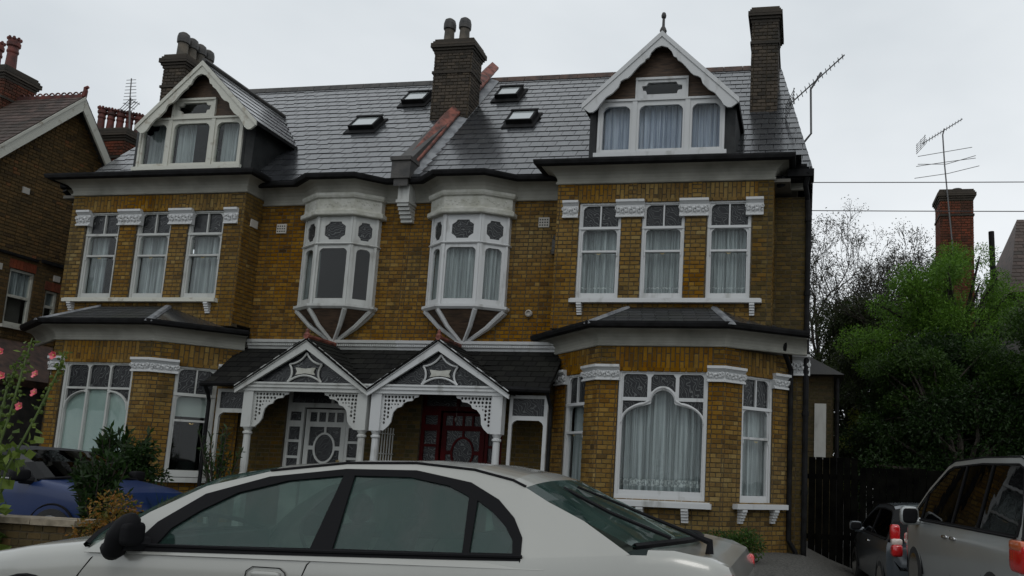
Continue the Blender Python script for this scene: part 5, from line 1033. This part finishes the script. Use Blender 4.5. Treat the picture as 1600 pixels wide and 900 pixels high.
# ------------------------------------------------------------------ cars
def make_car(name, label, cat, loc, rz, P):
    """x along the car, y across, z from the ground; P holds its lines"""
    root = bpy.data.objects.new(name, None); C.objects.link(root); root['label'] = label; root['category'] = cat; root.location = loc; root.rotation_euler = (0, 0, rz)
    pm = M[P['paint']]; st = P['stations']; hw = P['hw']; k_ = P['lean']; zb0 = P['zb']; x_c, x_d = P['cowl'], P['deck']; bd = MB()
    def lerp_st(x):
        for a, b in zip(st, st[1:]):
            if a[0] <= x <= b[0]: t = (x - a[0]) / (b[0] - a[0]); t2 = t; return [a[i] + (b[i] - a[i]) * t2 for i in range(4)]
        return st[0] if x < st[0][0] else st[-1]
    X = sorted(set([s[0] for s in st] + [x_c, x_d] + [st[0][0] + (st[-1][0] - st[0][0]) * i / 36 for i in range(37)])); rings = []
    for x in X:
        _, w, zs, zc = lerp_st(x); w *= hw
        half = [(w * .88, .2), (w * .965, .26), (w * .985, .42), (w * 1.0, .58), (w * 1.002, zs - .17), (w * .995, zs - .07), (w * .972, zs - .015), (w * .93, zs + .012), (w * .7, zs + (zc - zs) * .55), (w * .35, zs + (zc - zs) * .9)]
        rings.append([(x, -y, z) for y, z in half] + [(x, 0, zc)] + [(x, y, z) for y, z in reversed(half)])
    nr_ = len(rings[0]); base = len(bd.v)
    for r in rings: bd.v += r
    for i in range(len(X) - 1):
        mid = (X[i] + X[i + 1]) / 2
        for j in range(nr_ - 1):
            top = 6 <= j <= nr_ - 8
            if top and x_c < mid < x_d: continue
            bd.f.append((base + i * nr_ + j, base + (i + 1) * nr_ + j, base + (i + 1) * nr_ + j + 1, base + i * nr_ + j + 1)); bd.t.append(.5); bd.g.append(0); bd.m.append(0)
    for r0 in (0, len(X) - 1): bd.f.append(tuple(base + r0 * nr_ + j for j in range(nr_))); bd.t.append(.5); bd.g.append(0); bd.m.append(0)
    body = bd.build('body', pm, root, smooth=True)
    # roof, screens: arcs from rail to rail
    rail = P['rail']; yh = lambda z: hw * .97 - (z - zb0) * k_; N = 14
    def arcp(r, t): x, z, xc, zc = r; s = (1 - t * t); s2 = (1 - abs(t) ** 3.2); return (x + (xc - x) * s, yh(z) * t, z + (zc - z) * s2)
    for nm, a, b, m in (('windscreen', *P['ws'], P['glass']), ('roof_panel', *P['roof'], None), ('rear_screen', *P['rs'], P['glass'])):
        if b <= a: continue
        q = MB(); rr = rail[a:b + 1]
        for i in range(len(rr) - 1):
            for j in range(N): t0, t1 = -1 + 2 * j / N, -1 + 2 * (j + 1) / N; q.face([arcp(rr[i], t0), arcp(rr[i + 1], t0), arcp(rr[i + 1], t1), arcp(rr[i], t1)])
        q.build(nm, M[P.get('roofm', P['paint'])] if m is None else M[m], root, smooth=True, recalc=False)
        if m is not None:
            q = MB(); last = rr[-1] if nm == 'rear_screen' else rr[0]
            for j in range(N): q.tube([Vector(arcp(last, -1 + 2 * j / N)) + Vector((0, 0, .004)), Vector(arcp(last, -1 + 2 * (j + 1) / N)) + Vector((0, 0, .004))], .02, 5, cap=False)
            q.build('screen_seal', M['rubber'], root)
    for sg in (-1, 1):
        fr = Fr((0, sg * (hw * .97 + k_ * zb0), 0), (1, 0, 0), (0, sg, k_), (0, -sg * k_, 1))
        pl = MB(); pl.plate([P['side']] + [P['trim_in']], fr, -.012, 0); pl.build('pillar_panel', M[P.get('roofm', P['paint'])], root)
        tr = MB(); tr.plate([P['trim']] + P['glasses'], fr, -.025, .006); tr.build('window_trim', M['rubber'], root)
        for gp in P['glasses']: q = MB(); q.plate([gp], fr, -.014, -.008); q.build('side_window', M[P['glass']], root)
        rt2 = MB(); rr = [Vector((r[0], sg * (yh(r[1]) + .0), r[1] + .006)) for r in rail[P['roof'][0]:P['roof'][1] + 1]]; rt2.tube(rr, .009, 5); rt2.build('roof_gutter', M['rubber'], root)
        if P.get('belt'): bl = MB(); bl.tube([fr.p(x, .012, z) for x, z in P['belt']], .011, 6); bl.build('belt_trim', M['chrome' if P.get('chromebelt') else 'rubber'], root)
        for ln in P.get('lines', ()):
            q = MB()
            pts = []
            for x, z in ln:
                _, w, zs, zc = lerp_st(x); w *= hw; prof = [(w * .985, .42), (w, .58), (w * 1.002, zs - .17), (w * .995, zs - .07), (w * .972, zs - .015), (w * .93, zs + .012)]
                y = prof[-1][0]
                for (ya, za2), (yb2, zb2) in zip(prof, prof[1:]):
                    if za2 <= z <= zb2: y = ya + (yb2 - ya) * (z - za2) / (zb2 - za2); break
                else:
                    if z < .42: y = w * .985
                pts.append((x, sg * (y + .0005), z))
            q.tube(pts, .0045, 5); q.build('shut_line', M['rubber'], root)
        for hx, hz in P.get('handles', ()):
            _, w, zs, zc = lerp_st(hx); q = MB(); q.blob((hx, sg * (w * hw + .004), hz), (.1, .02, .022), None, 16, 8, .6); q.build('door_handle', M[P.get('handlem', P['paint'])], root, smooth=True)
        mx_, mz_ = P['mirror']; q = MB(); my = sg * (yh(mz_) + .14)
        if P.get('mtilt'): q.tube([(mx_ - .13, my - sg * .05, mz_ - .14), (mx_ - .1, my - sg * .03, mz_ - .1), (mx_ - .085, my - sg * .02, mz_ - .085), (mx_ - .04, my, mz_ - .02), (mx_ + .01, my, mz_ + .05), (mx_ + .03, my, mz_ + .1), (mx_ + .035, my, mz_ + .125)], [.045, .072, .062, .075, .074, .05, .016], 14)
        else: q.blob((mx_, my, mz_), P.get('msize', (.1, .13, .085)), None, 20, 12, .55)
        q.tube([(mx_ + .05, sg * (yh(mz_ - .05) - .02), mz_ - .07), (mx_, my, mz_ - .06)], [.05, .045], 8); mo = q.build('wing_mirror', M[P.get('mirrorm', 'rubber')], root, smooth=True)
        q = MB(); sx_ = P.get('facing', -1); q.blob((mx_ - sx_ * P.get('msize', (.1, .13, .085))[0] * .8, my, mz_), (.03, P.get('msize', (.1, .13, .085))[1] * .8, P.get('msize', (.1, .13, .085))[2] * .8), None, 20, 10, .5); q.build('mirror_glass', M['rubber'], mo)
        for lp in P['lamps']:
            x, z, sx2, sy2, sz2, m = lp; _, w, zs, zc = lerp_st(x); q = MB(); yy = sg * (w * hw * .985 - sy2 * .55); q.blob((x, yy, z), (sx2, sy2, sz2), None, 20, 12, .45); q.build('tail_lamp' if m == 'redlamp' else 'lamp', M[m], root, smooth=True)
        for wx in P['wheels']:
            q = MB(); q.lathe((wx, sg * (hw - .2), P['wr']), [(P['wr'] * .72, 0), (P['wr'] * .98, 0), (P['wr'], sg * .03), (P['wr'], sg * .17), (P['wr'] * .96, sg * .2), (P['wr'] * .7, sg * .205)], 26, 'y'); wh = q.build('wheel', M['tyre'], root, smooth=True)
            q = MB(); q.lathe((wx, sg * (hw - .2), P['wr']), [(.02, sg * .2), (.05, sg * .205), (.06, sg * .19), (P['wr'] * .62, sg * .18), (P['wr'] * .68, sg * .2), (P['wr'] * .7, sg * .207)], 20, 'y'); q.build('rim', M['chrome'], wh, smooth=True)
            q = MB(); n = 16; q.tube([(wx + (P['wr'] + .05) * math.cos(math.pi * i / n), sg * (hw * .985), P['wr'] + (P['wr'] + .05) * math.sin(math.pi * i / n)) for i in range(n + 1)], .014, 6); q.build('wheel_arch', M['rubber'], root)
    q = MB(); q.box(x_c - .1, x_d + .1, -hw * .85, hw * .85, .3, .34); q.box(x_c - .15, x_c + .12, -hw * .8, hw * .8, .5, zb0 - .04)
    q.box(x_d - .35, x_d - .02, -hw * .8, hw * .8, .5, zb0 - .03); q.build('cabin_floor', M['interior'], root)
    for sx_, sy_, m in P['seats']:
        q = MB(); q.box(sx_ - .22, sx_ + .25, sy_ - .24, sy_ + .24, .42, .6); sgf = -P.get('facing', -1)
        q.hexa([(sx_ + sgf * .2 - .06, sy_ - .24, .55), (sx_ + sgf * .2 + .06, sy_ - .24, .55), (sx_ + sgf * .2 + .06, sy_ + .24, .55), (sx_ + sgf * .2 - .06, sy_ + .24, .55)], [(sx_ + sgf * .38 - .05, sy_ - .2, P['sz']), (sx_ + sgf * .38 + .05, sy_ - .2, P['sz']), (sx_ + sgf * .38 + .05, sy_ + .2, P['sz']), (sx_ + sgf * .38 - .05, sy_ + .2, P['sz'])])
        q.blob((sx_ + sgf * .41, sy_, P['sz'] + .1), (.06, .14, .1), None, 10, 8); q.build('seat', M[m], root)
    sw = MB(); fx = P['seats'][0][0] + P.get('facing', -1) * .35; cy_ = P.get('wheel_y', .35); sw.tube([(fx + .06 * math.cos(a) * P.get('facing', -1), cy_ + .19 * math.sin(a), .86 + .17 * math.cos(a)) for a in [i * 6.283 / 18 for i in range(19)]], .014, 6); sw.build('steering_wheel', M['interior'], root)
    return root
# the silver saloon: numbers are metres from its nose, heights above the road
ox = 2.3; T = lambda l, dz=.2: [(x - ox, z + dz) for x, z in l]
railS = T([(3.5, .64), (3.659, .725), (3.837, .858), (4.156, 1.035), (4.566, 1.145), (5.079, 1.212), (5.552, 1.228), (5.945, 1.2), (6.209, 1.146), (6.3, 1.11), (6.45, 1.035), (6.7, .93), (7.02, .8)])
cen = T([(3.3, .78), (3.48, .86), (3.68, .97), (4.05, 1.12), (4.5, 1.2), (5.08, 1.245), (5.552, 1.26), (5.945, 1.245), (6.24, 1.2), (6.4, 1.16), (6.62, 1.06), (6.95, .93), (7.3, .815)])
rail4 = [(a[0], a[1], b[0], b[1]) for a, b in zip(railS, cen)]
side = [(3.5 - ox, .8), (6.5 - ox, .85), (7.0 - ox, .96)] + railS[::-1][1:-1]
make_car('parked_car', 'silver saloon car parked across the foreground with wet windows', 'car', (ox, -9.19, -.2), 0, dict(
    paint='silver', hw=.86, lean=.458, zb=.9, glass='carglass', cowl=3.55 - ox, deck=7.1 - ox, zc0=1,
    stations=[(0, .62, .55, .58), (.08, .8, .62, .66), (.3, .93, .72, .76), (.7, .985, .79, .85), (1.2, 1, .855, .9), (1.5, 1, .862, .93), (2.8, 1, .885, .95), (4.1, 1, .925, 1.0), (4.72, .99, .975, 1.0), (4.95, .975, .98, .985), (5.15, .95, .945, .95), (5.26, .92, .9, .905), (5.32, .86, .78, .78)],
    rail=rail4, ws=(0, 4), roof=(4, 9), rs=(9, 12), side=side,
    trim=T([(3.833, .664), (3.927, .8), (4.178, .985), (4.578, 1.11), (5.09, 1.178), (5.567, 1.186), (5.947, 1.125), (6.15, 1.03), (6.27, .93), (6.345, .82), (6.363, .69), (5.119, .655), (3.88, .622)][::-1]),
    trim_in=T([(3.88, .675), (3.95, .79), (4.2, .97), (4.59, 1.09), (5.09, 1.16), (5.56, 1.17), (5.93, 1.11), (6.13, 1.01), (6.25, .91), (6.32, .81), (6.335, .7), (5.119, .663), (3.9, .632)][::-1]),
    glasses=[T([(3.99, .667), (4.041, .765), (4.187, .878), (4.397, 1.0), (4.718, 1.09), (5.085, 1.135), (5.03, .695)][::-1]), T([(5.159, 1.138), (5.536, 1.142), (5.805, 1.1), (5.955, 1.04), (6.0, .718), (5.175, .7)]), T([(6.015, 1.02), (6.13, .955), (6.23, .875), (6.29, .8), (6.305, .73), (6.042, .722)])],
    belt=T([(3.84, .655), (5.1, .678), (6.37, .712)]), lines=[T([(3.42, .3), (3.46, .45), (3.54, .56), (3.64, .66)]), T([(4.94, .2), (4.97, .43), (5.03, .6), (5.1, .67)]), T([(6.33, .3), (6.345, .5), (6.36, .7)])],
    handles=[(4.77 - ox, .73)], mirror=(3.86 - ox, .935), msize=(.06, .1, .09), mtilt=True, lamps=[(7.55 - ox, .8, .07, .06, .07, 'redlamp'), (2.5 - ox, .6, .1, .1, .06, 'clearlamp')], wheels=[.78, 4.2], wr=.29,
    seats=[(2.35, -.36, 'seat'), (2.35, .36, 'seat'), (3.35, -.36, 'blueseat'), (3.35, .36, 'seat')], sz=1.02, facing=-1, wheel_y=.36))
saloon = [o for o in C.objects if o.get('label', '').startswith('silver saloon')][0]
q = MB(); hx0 = 4.77 - ox; q.tube([(hx0 - .14, -.866, .69), (hx0 - .13, -.868, .745), (hx0 - .09, -.868, .772), (hx0 + .09, -.868, .772), (hx0 + .13, -.868, .745), (hx0 + .14, -.866, .69)], .0035, 5); q.build('handle_recess', M['rubber'], saloon)
q = MB(); q.tube([(7.42 - ox, -.5, .96), (7.42 - ox, -.5, 1.03), (7.3 - ox, -.47, 1.07), (6.85 - ox, -.3, 1.21), (6.5 - ox, -.2, 1.32)], [.028, .024, .014, .01, .008], 6); q.tube([(7.2 - ox, -.62, 1.05), (6.8 - ox, -.5, 1.175), (6.45 - ox, -.35, 1.31)], .012, 5); q.build('rear_wiper', M['rubber'], saloon)
# the other three
def simple_car(name, label, loc, rz, pt, L, hw, H, belt, roof, facing, glass, **k):
    """roof: (x_cowl, x_ws_top, x_rs_top, x_deck) from the left end; belt height belt"""
    xc, xt, xr, xd = roof; nose = k.get('nose', .72); tail = k.get('tail', .8); lean = k.get('lean', .4)
    rl = [(xc, belt - .01), (xc + (xt - xc) * .5, belt + (H - belt) * .52), (xt, H - .1), (xt + .2, H - .055), ((xt + xr) / 2, H - .035), (xr - .15, H - .06), (xr, H - .1), (xr + (xd - xr) * .5, belt + (H - belt) * .5), (xd, belt)]
    ce = [(xc - .2 * k.get('bul', 1), belt + .05), (xc + (xt - xc) * .5 - .12, belt + (H - belt) * .6), (xt - .05, H - .05), (xt + .2, H - .015), ((xt + xr) / 2, H), (xr - .15, H - .015), (xr + .03, H - .05), (xr + (xd - xr) * .5 + .08, belt + (H - belt) * .55), (xd + .1, belt + .04)]
    sd2 = [(xc, belt - .02), (xd, belt - .02)] + rl[::-1]
    def inset(a, b2):
        o = [(a, belt + .04), (b2, belt + .04)]
        top = [(x, z - .075) for x, z in rl if z > belt + .1 and a + .02 < x < b2 - .02]
        za = np.interp(a, [p[0] for p in rl], [p[1] for p in rl]) - .075; zb = np.interp(b2, [p[0] for p in rl], [p[1] for p in rl]) - .075
        if zb > belt + .06: o.append((b2, zb))
        o += top[::-1]
        if za > belt + .06: o.append((a, za))
        return o
    f = .1 / (H - belt); a0 = xc + (xt - xc) * f * 1.5 + .05; b0 = xd - (xd - xr) * f * 1.5 - .05; cuts = [a0] + list(k['cuts']) + [b0]
    gl = [inset(a + .025, b2 - .025) for a, b2 in zip(cuts, cuts[1:])]; tm = inset(a0 - .03, b0 + .03); tm = [(x, z + (.018 if z > belt + .05 else -.02)) for x, z in tm]; ti = inset(a0 + .0, b0 - .0)
    m = L * .5
    stn = k.get('stations') or [(0, .7, nose - .15, nose - .12), (.08, .85, nose - .06, nose - .02), (.35, .96, nose, nose + .05), (xc, 1, belt - .02, belt + .03), (m, 1, belt, belt + .04), (xd, 1, belt, belt + .03), (L - .3, .97, tail, tail + .04), (L - .06, .9, tail - .06, tail - .03), (L, .8, tail - .2, tail - .18)]
    return make_car(name, label, 'car', loc, rz, dict(paint=pt, hw=hw, lean=lean, zb=belt, glass=glass, cowl=xc, deck=xd, stations=stn, rail=[(a[0], a[1], b[0], b[1]) for a, b in zip(rl, ce)], ws=(0, 2), roof=(2, 6), rs=(6, 8), side=sd2, trim=tm, trim_in=ti, glasses=gl,
        belt=[(a0, belt + .01), (b0, belt + .01)], facing=facing, wheels=k['wheels'], wr=k.get('wr', .31), seats=k['seats'], sz=k.get('sz', 1.05), mirror=k['mirror'], msize=k.get('msize', (.07, .11, .08)), lamps=k['lamps'], handles=k.get('handles', ()), handlem=k.get('handlem', 'chrome'), chromebelt=k.get('chromebelt', False), lines=k.get('lines', ()), roofm=k.get('roofm', pt), mirrorm=k.get('mirrorm', 'rubber')))
simple_car('parked_car', 'blue convertible with its black soft top up beside the left bay', (-4.55, -4.78, -.1), 0, 'blue', 3.7, .82, 1.41, .96, (2.72, 2.2, 0, 0)[::-1] if False else (.45, .95, 2.15, 2.75), 1, 'darkglass', cuts=[1.25], wheels=[.65, 3.05], seats=[(1.7, -.35, 'interior'), (1.7, .35, 'interior')], mirror=(2.62, 1.02), lamps=[(.1, .75, .08, .06, .12, 'redlamp'), (3.5, .72, .12, .1, .1, 'clearlamp'), (3.02, .8, .05, .02, .02, 'clearlamp')], nose=.8, tail=.86, handles=[(1.5, .86)], chromebelt=True, roofm='cloth', lean=.3, lines=[[(1.3, .3), (1.3, .9)], [(2.66, .3), (2.66, .9)]])
mpv = simple_car('parked_car', 'silver people carrier with tinted windows at the right edge', (10.2, -2.5, -.2), R(-83.5), 'grey', 4.6, .9, 1.78, .98, (.55, 1.75, 4.15, 4.5), -1, 'darkglass', cuts=[1.15, 2.45, 3.3], wheels=[.9, 3.8], wr=.33, seats=[(1.9, -.4, 'interior'), (1.9, .4, 'interior'), (3.0, -.4, 'seat'), (3.0, .4, 'seat')], sz=1.15, mirror=(1.05, 1.04), msize=(.07, .12, .12), mirrorm='grey', lamps=[(4.46, .82, .2, .06, .13, 'redlamp'), (4.44, .93, .17, .07, .05, 'amber'), (.2, .7, .15, .1, .08, 'clearlamp')], nose=.78, tail=.95, handles=[(2.3, .86), (2.6, .86)], lean=.28, lines=[[(2.45, .3), (2.45, .94)], [(1.2, .3), (1.15, .94)]], bul=2)
hb = simple_car('parked_car', 'dark grey hatchback tucked behind the silver people carrier', (9.68, 1.5, -.52), R(-85), 'slategrey', 3.9, .83, 1.48, .93, (.9, 1.75, 3.3, 3.72), -1, 'darkglass', cuts=[2.2], wheels=[.7, 3.2], seats=[(1.9, -.35, 'interior'), (1.9, .35, 'interior')], mirror=(1.3, 1.02), lamps=[(3.76, 1.06, .08, .07, .12, 'redlamp'), (3.8, .93, .09, .08, .05, 'clearlamp'), (3.8, .81, .12, .08, .09, 'redlamp')], nose=.75, tail=.9, handles=[(2.1, .83)], mirrorm='slategrey')
